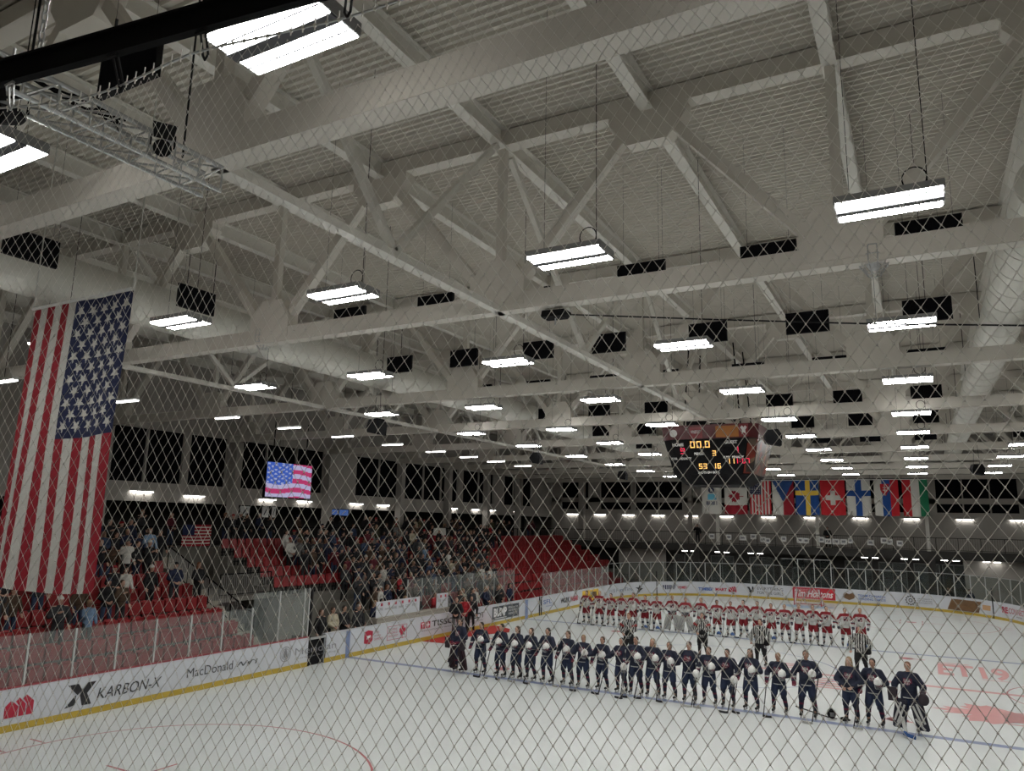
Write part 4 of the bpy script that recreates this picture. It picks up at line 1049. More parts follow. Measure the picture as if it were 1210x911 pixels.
def torso_cloth(J, bulk, hem, sleeve=.075, cuff=.05, voxel=.02, hood=False, padded=False, gap=.06):
    b = MB()
    b.ell((0,0,1.28), (.17+bulk*.8,.115+bulk,.17)); b.ell((0,0,1.12), (.155+bulk,.115+bulk,.18))
    b.tube((0,.0,hem), (0,0,1.15), .155+bulk, .15+bulk, 20)
    for s in 'lr': b.cap(V(*J[s+'sh'])-V(0,0,.02), .07+bulk*.25, (0,.01,1.42), .07)
    if padded:
        b.ell((0,-.01,1.30), (.20,.145,.13))
    b.tube((0,.01,1.44), (0,.005,1.50), .085, .07, 14)
    if hood: b.ell((0,.09,1.46), (.10,.06,.06))
    for s in 'lr':
        e = Vector(J[s+'el']); h = Vector(J[s+'ha']); b.cap(V(*J[s+'sh'])-V(0,0,.025), sleeve+bulk*.1, e, sleeve+.005)
        d = (h-e).normalized(); b.cap(e, sleeve+.005, h-d*gap, cuff)
    me = fuse(b, voxel, 2); 
    for v in me.vertices:      # flatten the hem front to back
        if v.co.z < 1.0 and abs(v.co.x) < .24: v.co.y *= .82
    return me
def legs_cloth(J, top, r0, r1, r2, z0=.07, voxel=.02):
    b = MB(); b.ell((0,.01,.93), (.165+top,.12+top,.11))
    for s in 'lr':
        b.cap(V(*J[s+'hip']), r0, J[s+'kn'], r1); a = lerp(J[s+'kn'], J[s+'an'], 1 if z0 < .1 else .9); b.cap(J[s+'kn'], r1, a, r2)
    return fuse(b, voxel, 2)
def shoes_mesh(J, z=.0):
    b = MB()
    for s in 'lr': a = Vector(J[s+'an']); b.cap((a.x,a.y+.03,.04), .04, (a.x,a.y-.16,.035), .035); b.cap((a.x,a.y,.05), .042, (a.x,a.y,.12), .045)
    return fuse(b, .018, 1)

# --- spectators ---------------------------------------------------------
CLC = {}
def cm(n, c): CLC[n] = mat('clothing_'+n, c, .9, 0, .15, 25); return CLC[n]
for n, c in (('black', (.008,.008,.010)), ('charcoal', (.025,.026,.03)), ('navy', (.010,.016,.045)), ('grey', (.14,.14,.135)), ('white', (.55,.54,.50)), ('cream', (.42,.38,.28)),
             ('red', (.32,.012,.02)), ('blue', (.015,.04,.14)), ('olive', (.05,.05,.025)), ('brown', (.06,.035,.02)), ('maroon', (.10,.01,.02)), ('light blue', (.18,.28,.42)), ('denim', (.03,.05,.10))): cm(n, c)
POS = {
 'standing with arms down': pose(),
 'with one hand on the chest': pose(rel=(-.29,-.09,1.16), rha=(-.06,-.19,1.27)),
 'with hands folded in front': pose(lel=(.28,-.03,1.13), lha=(.07,-.22,.98), rel=(-.28,-.03,1.13), rha=(-.07,-.22,.96)),
 'holding up a phone': pose(rel=(-.27,-.12,1.22), rha=(-.10,-.30,1.50)),
}
CB = {}
for k, J in POS.items():
    CB[k] = (body_mesh(J, .022), torso_cloth(J, .02, .80, voxel=.026, hood=(k[0] == 's')), legs_cloth(J, .0, .095, .07, .055, voxel=.026), shoes_mesh(J))
def slot(o, mats_):
    me = o.data
    while len(me.materials) < len(mats_): me.materials.append(None)
    for i, m in enumerate(mats_):
        o.material_slots[i].link = 'OBJECT'; o.material_slots[i].material = m
def spectator(x, y, z, rz, col, pk, hk, hc, lab, pants='black', sc=1., grp='spectators', sk=0):
    B, Jk, Lg, Sh = CB[pk]
    o = link('person', B, loc=(x, y, z), rz=rz); o.scale = (sc,)*3
    slot(o, [SKINS[sk], EYE, BROW, LIP]); tag(o, lab, 'person', grp)
    for n, me, m in (('hair' if hk in ('short','long','tail') else 'hat', HAIR[hk], hc), ('jacket', Jk, CLC[col]), ('trousers', Lg, CLC[pants])):
        c = link(n, me, parent=o); slot(c, [m])
    return o
cr_ = random.Random(21)
dark = ['black']*12+['charcoal']*5+['navy']*3+['maroon', 'brown', 'olive']
lite = ['white', 'cream', 'red', 'denim', 'grey', 'grey', 'light blue', 'brown']
def rp(): return cr_.choice(list(POS))
def crowd_row(j, y0, y1, dens, blk, lite_p=.2):
    y = y0; n = 0
    while y < y1:
        y += cr_.uniform(.46, .62)
        if cr_.random() > dens: continue
        n += 1
        col = cr_.choice(lite) if cr_.random() < lite_p else cr_.choice(dark)
        pk = rp(); hk = cr_.choice(['short', 'short', 'long', 'tail', 'beanie', 'cap'])
        hc = CLC[cr_.choice(['black', 'red', 'navy', 'grey', 'white'])] if hk in ('beanie', 'cap') else cr_.choice(HAIRM)
        if j < 9: x, z = rx(j)+.42, rz_(j)-.85; where = '%s row, %s block' % (ordn(j+1), blk)
        else: x, z = -11.85-.35*(j-9), CZ; where = 'on the concourse, %s rank' % ordn(j-8)
        lab = 'spectator in %s, %s, %s from the near side' % (col, where, ordn(n))
        o = spectator(x+cr_.uniform(-.05, .05), y, z, PI/2+cr_.uniform(-.3, .3), col, pk, hk, hc, lab, cr_.choice(['black', 'denim', 'charcoal', 'navy']), cr_.uniform(.93, 1.04), sk=cr_.choice([0, 0, 1, 2, 2, 3]))
for j, y0, y1, d in ((2, 12.2, 14., .5), (3, 11.2, 17.5, .38), (4, 11.8, 19.6, .42), (5, 13.5, 19.6, .6), (6, 14.5, 19.6, .75), (7, 16, 19.6, .8), (8, 16., 19.6, .8)): crowd_row(j, y0, y1, d, 'near')
for j, y0, y1, d in ((4, 28.6, 43, .8), (5, 26.6, 45, .72), (6, 25.5, 46, .7), (7, 27., 50, .68), (8, 28.5, 50, .55)): crowd_row(j, y0, y1, d, 'middle')
for j, y0, y1, d in ((1, 27.4, 39.5, .6), (2, 27.4, 41, .72), (3, 27.4, 42, .72)): crowd_row(j, y0, y1, d, 'middle', .3)
crowd_row(9, 17., 62, .36, 'concourse', .2)
crowd_row(10, 21., 30, .3, 'concourse', .3)
for y0, y1, z0, z1, lab, c in ((28.3,28.95,5.55,6.1,'white wall poster with a dark emblem, nearest of the concourse posters',0),(29.9,30.4,5.5,6.12,'tall white wall poster with a dark streak, middle of the concourse posters',0),(30.65,30.95,5.5,6.12,'narrow white wall poster, right of the concourse posters',0),(35.6,36.4,5.75,6.1,'small blue lit sign on the concourse, left of two',1),(36.55,37.4,5.72,6.1,'small blue lit sign on the concourse, right of two',1)):
    t = thing('wall_poster', lab, 'poster', (-13.2, (y0+y1)/2, z0)); h_ = z1-z0; w_ = (y1-y0)/2
    mb = MB(); mb.box((0,-w_,0), (.03,w_,h_)); obj('sheet', mb, mat('lit_blue_sign', (.05,.1,.3), .5, 0, 0, emit=(.12,.25,.7), es=.35) if c else WHT, t)
    mb = MB(); mb.prism([(-w_*.6,h_*.2),(-w_*.3,h_*.2),(w_*.5,h_*.8),(w_*.2,h_*.8)], lambda u, v, w: (.03+w, u, v), .006); obj('print', mb, LAMPS if c and 0 else (WHT if c else INK), t)
# people in the bench gates behind the left boards
def sp1(x, y, z, col, pk, hk, hc, lab, pants='black', rz=PI/2, sc=1.02, grp=None): spectator(x, y, z, rz, col, pk, hk, hc, lab, pants, sc, grp or 'people standing in the bench area')
k1, k2, k3, k4 = list(POS)
sp1(-.75, 21.9, 0.12, 'black', k1, 'long', HAIRM[1], 'person in black standing in the open team gate')
sp1(-.9, 22.75, .12, 'cream', k3, 'short', HAIRM[1], 'person in a pale hooded top right beside the open team gate', 'black')
sp1(-.95, 23.5, .12, 'black', k3, 'short', HAIRM[0], 'person in black between the pale hooded top and the grey-haired official')
sp1(-.8, 24.25, .12, 'charcoal', k1, 'short', HAIRM[3], 'grey-haired person in a dark suit beside the sponsor banner')
n = 0
for y in (25.1, 25.9, 26.7, 27.6, 28.5, 29.2, 31.0, 31.7, 32.3, 33.0, 33.7, 34.3, 35.0, 35.7, 36.3, 37.1, 37.8, 38.5):
    n += 1; col = ['black', 'navy', 'blue', 'black', 'white', 'charcoal', 'red', 'grey', 'navy', 'black', 'cream', 'charcoal', 'white', 'navy', 'grey', 'black', 'black', 'navy'][n-1]
    sp1(-1.25-.25*(n % 2), y, .12, col, list(POS)[n % 3], ['short', 'tail', 'long', 'cap'][n % 4] if n % 4 < 3 else 'short', HAIRM[n % 3], 'person in %s on the players bench, %s from the gate' % (col, ordn(n)), 'black')
# ceremonial group on the red carpet
sp1(.45, 30.05, .015, 'black', k3, 'short', HAIRM[0], 'person in a black top and pale trousers on the red carpet, arms folded', 'grey', .5, 1.05, 'people on the red carpet')
sp1(.35, 30.95, .015, 'red', k3, 'long', HAIRM[0], 'person in a bright red hooded top on the red carpet', 'black', .5, 1.04, 'people on the red carpet')
sp1(.25, 31.75, .015, 'black', k1, 'tail', HAIRM[1], 'person in black at the right of the red-topped one on the carpet', 'black', .5, 1.0, 'people on the red carpet')
sp1(2.6, 66.9, CZ, 'black', k4, 'short', HAIRM[0], 'lone person in black on the far balcony, left of the scoreboard', 'black', 0, 1., 'people on the far balcony')
sp1(13.6, 67., CZ, 'charcoal', k3, 'short', HAIRM[0], 'lone person in grey on the far balcony under the flags', 'black', 0, 1., 'people on the far balcony')
sp1(22.0, 62.6, -.1, 'black', k1, 'cap', CLC['black'], 'person in black behind the right end of the far glass', 'black', 0, .95, 'people behind the far glass')
sp1(23.3, 62.2, -.1, 'navy', k3, 'short', HAIRM[0], 'person in navy behind the far glass near the right corner', 'black', 0, .9, 'people behind the far glass')
mb = MB(); mb.box((-2.3, 20.4, -.1), (-.13, 40.3, .12)); struct('floor_bench', mb, CONC)
mb = MB(); mb.box((-.55, 24.7, 1.09), (-.14, 30.4, 1.27)); mb.box((-.6, 24.7, 1.27), (-.1, 30.4, 1.30)); tag(obj('bench_ledge', mb, mat('beige_ledge', (.34, .31, .26), .6)), 'beige ledge on top of the boards under the sponsor banner', 'ledge')
def banner(y0, y1, z0, z1, lab, n):
    t = thing('sponsor_banner', lab, 'banner', (-.3, y0, 0)); mb = MB(); mb.box((-.02, 0, z0), (.0, y1-y0, z1)); obj('panel', mb, WHITE, t)
    mb = MB()
    for k in range(n):
        a = .1+k*(y1-y0-.2)/n; w_ = (y1-y0-.2)/n*.72
        text_into(mb, ['ALPINE', 'north', 'BANK', 'motors', 'CITY', 'SPORT'][k % 6], a, a+w_, (z0+z1)/2-.05, (z0+z1)/2+.06, lambda u, v: (.004, u, v), bold=.02)
    obj('lettering', mb, [INKG], t)
    mb = MB()
    for k in range(n): a = .3+k*(y1-y0-.2)/n; mb.add([(.004,a,z1-.2),(.004,a+.14,z1-.2),(.004,a+.14,z1-.08),(.004,a,z1-.08)], [(0,1,2,3)])
    obj('red_mark', mb, INKR, t)
banner(24.8, 28.0, 1.31, 1.98, 'long white banner with small sponsor names standing on the left boards', 6)
banner(29.4, 30.4, 1.31, 2.0, 'short white banner on the left boards beside the red carpet', 2)
t = thing('bench_glass', 'tall clear glass screen behind the players bench', 'glass screen', (-1.8, 29., 0))
mb = MB(); mb.box((0, 0, 1.0), (.012, 11., 2.62)); obj('pane', mb, GLASS, t)
mb = MB()
for i in range(10): mb.box((-.02, 1.22*i, .12), (.03, 1.22*i+.04, 2.62))
obj('posts', mb, mat('post_white', (.52,.53,.52)), t)['kind'] = 'stuff'
# open gate leaf
t = thing('team_gate', 'open dark team gate in the left boards', 'gate', (0, 20.55, 0))
mb = MB(); mb.box((-.9, -.05, .02), (-.02, .02, 1.05)); obj('gate_leaf', mb, BLACK, t)
mb = MB(); mb.box((-.04, 0, .95), (.02, .85, 1.03)); obj('crossbar', mb, ALU, t)
mb = MB(); mb.box((-.1, -.03, 0), (.0, .03, 2.86)); mb.box((-.1, .84, 0), (.0, .9, 1.09)); obj('gate_post', mb, DKGREY, t)
mb = MB(); mb.box((-.07, .05, .02), (-.05, .83, .93)); obj('lower_panel', mb, BLACK, t)
# red carpet
mb = MB(); pts = [(.05,27.9),(1.3,28.0),(2.0,28.3),(1.7,29.0),(.9,30.0),(1.1,31.),(1.9,32.8),(1.4,33.8),(.6,34.3),(.05,34.5)]
mb.prism(pts, lambda u, v, w: (u, v, .006+w), .012); tag(obj('red_carpet', mb, mat('carpet_red', (.42,.025,.02), .95, 0, .12, 30)), 'red carpet laid on the ice along the left boards', 'carpet')
# national flags held up in the crowd
def fan_flag(x, y, z, w, h, fn, cols, lab, nu=30, nv=20):
    t = cloth('spectator_flag', lab, w, h, nu, nv, fn, cols, (x, y, z), PI/2, .05, None, rod=False, seed=2.)
def fus(u, v):
    if u < .4 and v < .5: return 2
    return 0 if int(v*13) % 2 == 0 else 1
fan_flag(-10.0, 23.0, 5.08, 1.6, 1.0, fus, ['red', 'white', 'blue'], 'stars and stripes flag held up in the crowd at left')
fan_flag(-9.5, 43.0, 5.0, 1.5, 1.0, lambda u, v: 0 if v < .5 else 1, ['white', 'red'], 'white over red flag held up in the crowd')
# white sheets on the far balcony rail
for i, (x, z, w) in enumerate(((4.1,4.66,.5),(5.6,4.62,.45),(6.8,4.6,.6),(7.7,4.72,.5),(8.5,4.5,.45),(8.9,4.42,.4),(10.2,4.6,.42),(11.5,4.52,.5),(12.0,4.5,.45),(13.2,4.62,.4),(13.7,4.5,.5),(14.3,4.5,.55),(14.9,4.5,.5),(15.4,4.6,.35),(16.9,4.5,.5),(17.9,4.68,.5),(18.3,4.6,.4),(19.,4.5,.45))):
    t = thing('paper_sign', 'white sheet fixed to the far balcony rail, %s from the left' % ordn(i+1), 'sign', (x, FYB+.04, z), 0, 'white sheets on the balcony rail')
    mb = MB(); mb.box((-w/2,-.01,-.22), (w/2,0,.22)); obj('sheet', mb, WHT, t)
    mb = MB(); mb.box((-w/2*.6,-.014,-.08), (w/2*.6,-.01,.10)); obj('print', mb, INKG, t)

# --- hockey gear ----------------------------------------------------------
LIFT = .065
def skates(J):
    out = []
    for s in 'lr':
        a = Vector(J[s+'an']); b = MB(); b.cap((a.x,a.y+.035,.05+LIFT), .042, (a.x,a.y-.15,.045+LIFT), .038); b.cap((a.x,a.y+.01,.06+LIFT), .048, (a.x,a.y+.01,.20+LIFT), .052)
        me = fuse(b, .018, 1); 
        q = MB(); q.box((a.x-.004,a.y-.18,.0), (a.x+.004,a.y+.08,.022), 0); q.box((a.x-.012,a.y-.15,.02), (a.x+.012,a.y-.11,.075)); q.box((a.x-.012,a.y+.02,.02), (a.x+.012,a.y+.06,.075)); q.box((a.x-.01,a.y-.16,.018), (a.x+.01,a.y+.07,.032))
        out.append((me, q.mesh('blade')))
    return out
def glove_mesh(J, s):
    e = Vector(J[s+'el']); h = Vector(J[s+'ha']); d = (h-e).normalized(); b = MB()
    b.cap(h-d*.09, .062, h+d*.02, .055); b.ell(h+d*.045, (.062,.05,.06))
    for k in range(4): b.cap(h+d*.05+V(-.036+.024*k,-.0,0), .019, h+d*.10+V(-.036+.024*k,-.03,0), .017)
    b.cap(h+V((-1 if s == 'l' else 1)*.045,-.01,0), .022, h+d*.06+V((-1 if s == 'l' else 1)*.06,-.03,0), .018)
    return fuse(b, .016, 1)
def kit(J, gl='lr'):
    d = dict(body=body_mesh(J, .018, (1, 1)), jersey=torso_cloth(J, .05, .82, .084, .066, .02, padded=True, gap=.03))
    b = MB(); b.ell((0,.01,.90), (.215,.155,.12))
    for s in 'lr': b.cap(V(*J[s+'hip'])-V(0,0,.02), .125, lerp(J[s+'hip'], J[s+'kn'], .86), .11)
    d['hockey_shorts'] = fuse(b, .022, 2)
    b = MB()
    for s in 'lr': b.cap(V(*J[s+'kn'])+V(0,0,.08), .088, V(*J[s+'kn'])-V(0,.02,.04), .085); b.cap(J[s+'kn'], .078, V(*J[s+'an'])+V(0,0,.10), .062)
    d['socks'] = fuse(b, .018, 2); d['skates'] = skates(J); d['gloves'] = [(s, glove_mesh(J, s)) for s in gl]
    for m in ('body', 'jersey', 'hockey_shorts', 'socks'):
        for v in d[m].vertices: v.co.z += LIFT
    for s, g in d['gloves']:
        for v in g.vertices: v.co.z += LIFT
    # crest on the chest, bent onto the jersey front
    me = d['jersey']; front = lambda u, z: min([v.co.y for v in me.vertices if abs(v.co.x-u) < .03 and abs(v.co.z-z) < .03] or [-.17])
    d['front'] = {(i, k): front(-.12+.04*i, 1.18+LIFT+.05*k) for i in range(7) for k in range(6)}
    return d
def jf(K, u, z, out=.006):
    i = max(0, min(6, round((u+.12)/.04))); k = max(0, min(5, round((z-LIFT-1.18)/.05)))
    return (u, K['front'][(i, k)]-out, z)
PA = pose(lel=(.34,-.05,1.13), lha=(.24,-.26,1.10), rel=(-.34,-.03,1.13), rha=(-.31,-.22,.90), st=.14, fx=.05, knee=.05, sh=.185)
PB = pose(lel=(.34,-.03,1.13), lha=(.31,-.24,.92), rel=(-.34,-.09,1.16), rha=(-.07,-.23,1.24), st=.13, fx=.04, knee=.05, sh=.185)
PC = pose(lel=(.33,-.05,1.13), lha=(.10,-.26,.96), rel=(-.34,-.05,1.13), rha=(-.12,-.26,.93), st=.12, fx=.03, knee=.04, sh=.185)
PD = pose(lel=(.35,.0,1.13), lha=(.33,-.12,.87), rel=(-.35,.0,1.13), rha=(-.33,-.12,.87), st=.13, fx=.04, knee=.04, sh=.185)
KIT = {k: kit(J) for k, J in (('a', PA), ('b', PB), ('c', PC), ('d', PD))}
NAVY = mat('jersey_navy', (.010,.014,.034), .85, 0, .12, 20); MARO = mat('trim_maroon', (.13,.010,.035), .8, 0, .1, 20); JWH = mat('jersey_white', (.50,.50,.48), .85, 0, .05, 20)
JRED = mat('jersey_red', (.20,.006,.013), .85, 0, .08, 20); SNAVY = mat('shorts_blue', (.012,.022,.06), .8, 0, .1, 20); SKB = mat('skate_black', (.01,.01,.01), .4); SKW = mat('skate_white', (.45,.45,.44), .5)
BLU = mat('helmet_blue', (.02,.08,.26), .35); STK = mat('stick_dark', (.02,.02,.022), .4); STT = mat('stick_tape', (.5,.5,.47), .8)
def stripe_us(me):
    def f(c):
        z = c.z-LIFT
        if abs(c.x) > .255 and 1.02 < z < 1.06 or (z < .855 and z > .825): return 2
        if abs(c.x) > .255 and .985 < z < 1.02: return 1
        return 0
    m = me.copy(); return paint(m, f)
def stripe_cz(me):
    def f(c):
        z = c.z-LIFT
        if z > 1.36-.9*max(0, abs(c.x)-.16): return 1 if z > 1.14 else 0
        if abs(c.x) > .25:
            if 1.045 < z < 1.085: return 2
            if 1.01 < z <= 1.045: return 1
        if .80 < z < .84: return 1
        return 0
    m = me.copy(); return paint(m, f)
def stripe_ref(me): m = me.copy(); return paint(m, lambda c: 1 if int((c.x+5)/.042) % 2 else 0)
def socks_st(me, lo, hi):
    m = me.copy(); return paint(m, lambda c: 1 if lo < c.z < hi else 0)
def crest_us(K):
    mb = MB(); f = lambda u, z: jf(K, u, z)
    fanpoly(mb, [(-.10,.09),(.10,.09),(.115,-.02),(0,-.10),(-.115,-.02)], lambda u, v: f(u, 1.25+LIFT+v), mi=0)
    text_into(mb, 'USA', -.085, .085, 1.235+LIFT, 1.315+LIFT, lambda u, z: jf(K, u, z, .010), 1, bold=.04)
    for k in range(4): u = -.055+.03*k; mb.add([jf(K, u, 1.18+LIFT, .01), jf(K, u+.013, 1.18+LIFT, .01), jf(K, u+.013, 1.225+LIFT, .01), jf(K, u, 1.225+LIFT, .01)], [(0,1,2,3)], 2)
    return mb.mesh('crest')
def crest_cz(K):
    mb = MB(); g = lambda u, v, o: jf(K, u, 1.25+LIFT+v, o)
    mb.add([g(-.09,-.11,.006), g(.09,-.11,.006), g(.09,.09,.006), g(-.09,.09,.006)], [(0,1,2,3)], 0)
    mb.add([g(-.075,-.095,.010), g(-.005,-.095,.010), g(-.005,-.01,.010), g(-.075,-.01,.010)], [(0,1,2,3)], 1)
    mb.add([g(.01,.0,.010), g(.075,.0,.010), g(.075,.075,.010), g(.01,.075,.010)], [(0,1,2,3)], 1)
    for a, b in ((-.05,.04),(.035,-.05)): fanpoly(mb, [(a-.03,b-.03),(a+.01,b-.035),(a+.03,b-.01),(a+.015,b+.035),(a-.015,b+.02),(a-.03,b+.03)], lambda u, v: g(u, v, .014), (a, b), 2)
    return mb.mesh('crest')
for k, K in KIT.items():
    K['jus'] = stripe_us(K['jersey']); K['jcz'] = stripe_cz(K['jersey']); K['jrf'] = stripe_ref(K['jersey'])
    K['sus'] = socks_st(K['socks'], .36, .42); K['scz'] = socks_st(K['socks'], .33, .42); K['cus'] = crest_us(K); K['ccz'] = crest_cz(K)
def mk(o, n, me, ms, lab=None):
    c = link(n, me, parent=o); slot(c, ms)
    if lab: c['label'] = lab
    return c
def player(team, kk, x, y, rz, sc, hair, hc, lab, grp, sk=0, gl=True):
    K = KIT[kk]; o = link('person', K['body'], loc=(x, y, .006), rz=rz); o.scale = (sc,)*3; slot(o, [SKINS[sk], EYE, BROW, LIP]); tag(o, lab, 'person', grp)
    h = link('hair', HAIR[hair], parent=o, loc=(0, 0, LIFT)); slot(h, [hc])
    if team == 'us':
        mk(o, 'jersey', K['jus'], [NAVY, MARO, JWH]); mk(o, 'hockey_shorts', K['hockey_shorts'], [SNAVY]); mk(o, 'socks', K['sus'], [NAVY, MARO]); mk(o, 'crest', K['cus'], [MARO, JWH, JWH], 'shield-shaped chest emblem'); gm_ = MARO
    elif team == 'cz':
        mk(o, 'jersey', K['jcz'], [JWH, JRED, NAVY]); mk(o, 'hockey_shorts', K['hockey_shorts'], [JRED]); mk(o, 'socks', K['scz'], [JWH, NAVY]); mk(o, 'crest', K['ccz'], [JRED, NAVY, JWH], 'square quartered chest emblem'); gm_ = NAVY
    else:
        mk(o, 'striped_shirt', K['jrf'], [JWH, BLACK]); mk(o, 'trousers', K['hockey_shorts'], [CLC['black']]); mk(o, 'trouser_legs', K['socks'], [CLC['black']]); gm_ = None
    for me, bl in K['skates']:
        s = mk(o, 'skate', me, [SKB]); mk(s, 'blade', bl, [SKW])
    if gm_ and gl:
        for s, g in K['gloves']: mk(o, 'glove', g, [gm_])
    return o
def stick(o, hx, hy, hz, fx_, fy_, lab, grp, blade=STK, ln=1.45, sc=1.):
    """shaft through the hand, blade flat on the ice (coordinates in the player's own frame)"""
    a = Vector((fx_, fy_, .03)); h = Vector((hx, hy, hz)); d = (h-a).normalized(); t = link('hockey_stick', None, loc=o.location, rz=o.rotation_euler.z); tag(t, lab, 'hockey stick', grp)
    mb = MB(); mb.bar(a, a+d*ln, .022, .030); obj('shaft', mb, STK, t)
    mb = MB(); s = 1 if fx_ < 0 else -1
    P_ = [a+V(s*x_, y_, z_) for x_, y_, z_ in ((-.02,0,.0),(.06,-.005,-.015),(.15,-.02,-.01),(.25,-.05,.005))]
    for p0, p1 in zip(P_, P_[1:]): mb.bar(p0+V(0,0,.012), p1+V(0,0,.012), .014, .062)
    obj('blade', mb, blade, t)
    mb = MB(); mb.bar(a+d*(ln-.09), a+d*(ln+.005), .026, .034); obj('grip_tape', mb, STT, t)
def helmet_meshes():
    b = MB(); b.ell((0,0,.02), (.115,.145,.12)); b.ell((0,.04,-.03), (.11,.11,.08)); sh = fuse(b, .014, 1)
    bm = bmesh.new(); bm.from_mesh(sh); dl = [f for f in bm.faces if f.calc_center_median().z < -.03 or (f.calc_center_median().y < -.08 and f.calc_center_median().z < .02)]
    bmesh.ops.delete(bm, geom=dl, context='FACES'); bm.to_mesh(sh); bm.free()
    c = MB()
    for i in range(6): x = -.07+.028*i; c.path([(x,-.13,.03),(x,-.16,-.06),(x*.7,-.12,-.13)], .0035, 4)
    for z_, y_ in ((.02,-.135),(-.03,-.155),(-.08,-.15),(-.13,-.12)): c.path([(-.085,-.07,z_),(-.06,y_,z_),(.06,y_,z_),(.085,-.07,z_)], .0035, 4)
    v = MB(); v.box((-.02,-.08,.135), (.02,.08,.143))
    return sh, c.mesh('face_cage'), v.mesh('ridge')
HSH, HCG, HRD = helmet_meshes()
def helmet(x, y, z, rz, m, lab, grp, tilt=0.):
    o = link('hockey_helmet', HSH, loc=(x, y, z), rz=rz); o.rotation_euler.x = tilt; slot(o, [m]); tag(o, lab, 'helmet', grp)
    mk(o, 'face_cage', HCG, [ALU]); mk(o, 'ridge', HRD, [m])
def held(o, dx, dy, dz):
    c, s = cos(o.rotation_euler.z), sin(o.rotation_euler.z); k = o.scale[0]; return (o.location.x+k*(dx*c-dy*s), o.location.y+k*(dx*s+dy*c), k*dz)
pr = random.Random(5)
NEAR = [6.05, 6.95, 7.58, 8.13, 8.83, 9.58, 10.18, 10.87, 11.56, 12.09, 12.64, 13.21, 13.87, 14.49, 15.07, 15.76, 16.57, 17.39, 18.56, 19.17]
KN   = 'aaaaaaaabaaababaaaca'
HN = ['tail', 'short', 'tail', 'long', 'tail', 'tail', 'tail', 'short', 'tail', 'tail', 'long', 'tail', 'tail', 'tail', 'tail', 'long', 'tail', 'tail', 'long', 'tail']
for i, x in enumerate(NEAR):
    kk = KN[i]; sc = pr.uniform(.95, 1.03) * (1.06 if i == 17 else 1.); y = 23.06+pr.uniform(-.07, .07)
    hc = HAIRM[[0,0,1,1,0,1,2,1,0,1,2,1,0,1,0,1,2,1,2,0][i]]
    o = player('us', kk, x, y, pr.uniform(-.30, .0), sc, HN[i], hc, 'navy-jerseyed hockey player, %s skater from the left in the near line' % ordn(i+1), 'navy team lined up on the near blue line', pr.choice([0, 1, 2]), kk != 'c')
    pos = '%s skater from the left in the navy line' % ordn(i+1)
    if kk == 'a': helmet(*held(o, .20, -.33, 1.24), o.rotation_euler.z, WHT, 'white helmet held by the %s' % pos, 'white helmets held by the navy team', .5)
    elif kk == 'b': helmet(*held(o, .30, -.30, .92), o.rotation_euler.z+.5, WHT, 'white helmet held low by the %s' % pos, 'white helmets held by the navy team', .7)
    if kk in 'ab':
        q = 1 if (kk == 'b' or i in (0, 7, 17)) else -1
        stick(o, q*.31*sc, -.22*sc, (.93+LIFT)*sc, q*(.30+pr.uniform(-.15, .25)), -.62+pr.uniform(-.15, .1), 'dark hockey stick of the %s' % pos, 'hockey sticks of the navy team', STT if pr.random() < .45 else STK)
FAR = [3.77, 4.59, 5.24, 5.88, 6.56, 7.23, 7.89, 8.72, 9.45, 10.25, 11.08, 11.77, 12.4, 13.1, 13.76, 14.4, 15.07, 15.72, 16.33, 17.15, 17.81]
def pads(o, m, m2, wide=.15):
    for q in (-1, 1):
        b = MB(); b.prism([(-wide,.10),(wide,.10),(wide*1.05,.45),(wide*.95,.86),(-wide*.95,.86),(-wide*1.05,.45)], lambda u, v, w: (q*(.165+.34*(.9-v)*.5)+u, -.16+w-.02*abs(u)*6+(.08 if v < .2 else 0), v), .13)
        bm = bmesh.new(); me = b.mesh('leg_pad'); bm.from_mesh(me); bmesh.ops.bevel(bm, geom=bm.edges[:], offset=.03, segments=2, affect='EDGES'); bm.to_mesh(me); bm.free()
        c = link('leg_pad', me, parent=o); me.materials.append(m)
        s = MB()
        for (u0, z0), (u1, z1) in (((-.10,.72),(.02,.25)),((.0,.78),(.10,.30)),((-.11,.4),(.06,.14))): s.bar((q*(.165+.17*(.9-z0))+q*u0, -.19, z0), (q*(.165+.17*(.9-z1))+q*u1, -.19+(.03 if z1 < .2 else 0), z1), .05, .02, up=(0,1,0))
        obj('pad_stripe', s, m2, c)
def goalie_gear(o, m, m2, blocker, catcher):
    b = MB(); b.prism([(-.10,-.18),(.10,-.18),(.11,.17),(-.11,.17)], lambda u, v, w: (-.38+u, -.26+w, .98+v), .05); c = link('blocker', b.mesh('blocker'), blocker, o)
    b = MB(); b.ell((.38,-.24,.93), (.14,.07,.16)); b.cap((.36,-.2,1.0), .07, (.35,-.12,1.08), .06); me = fuse(b, .018, 1); link('catching_glove', me, catcher, o)
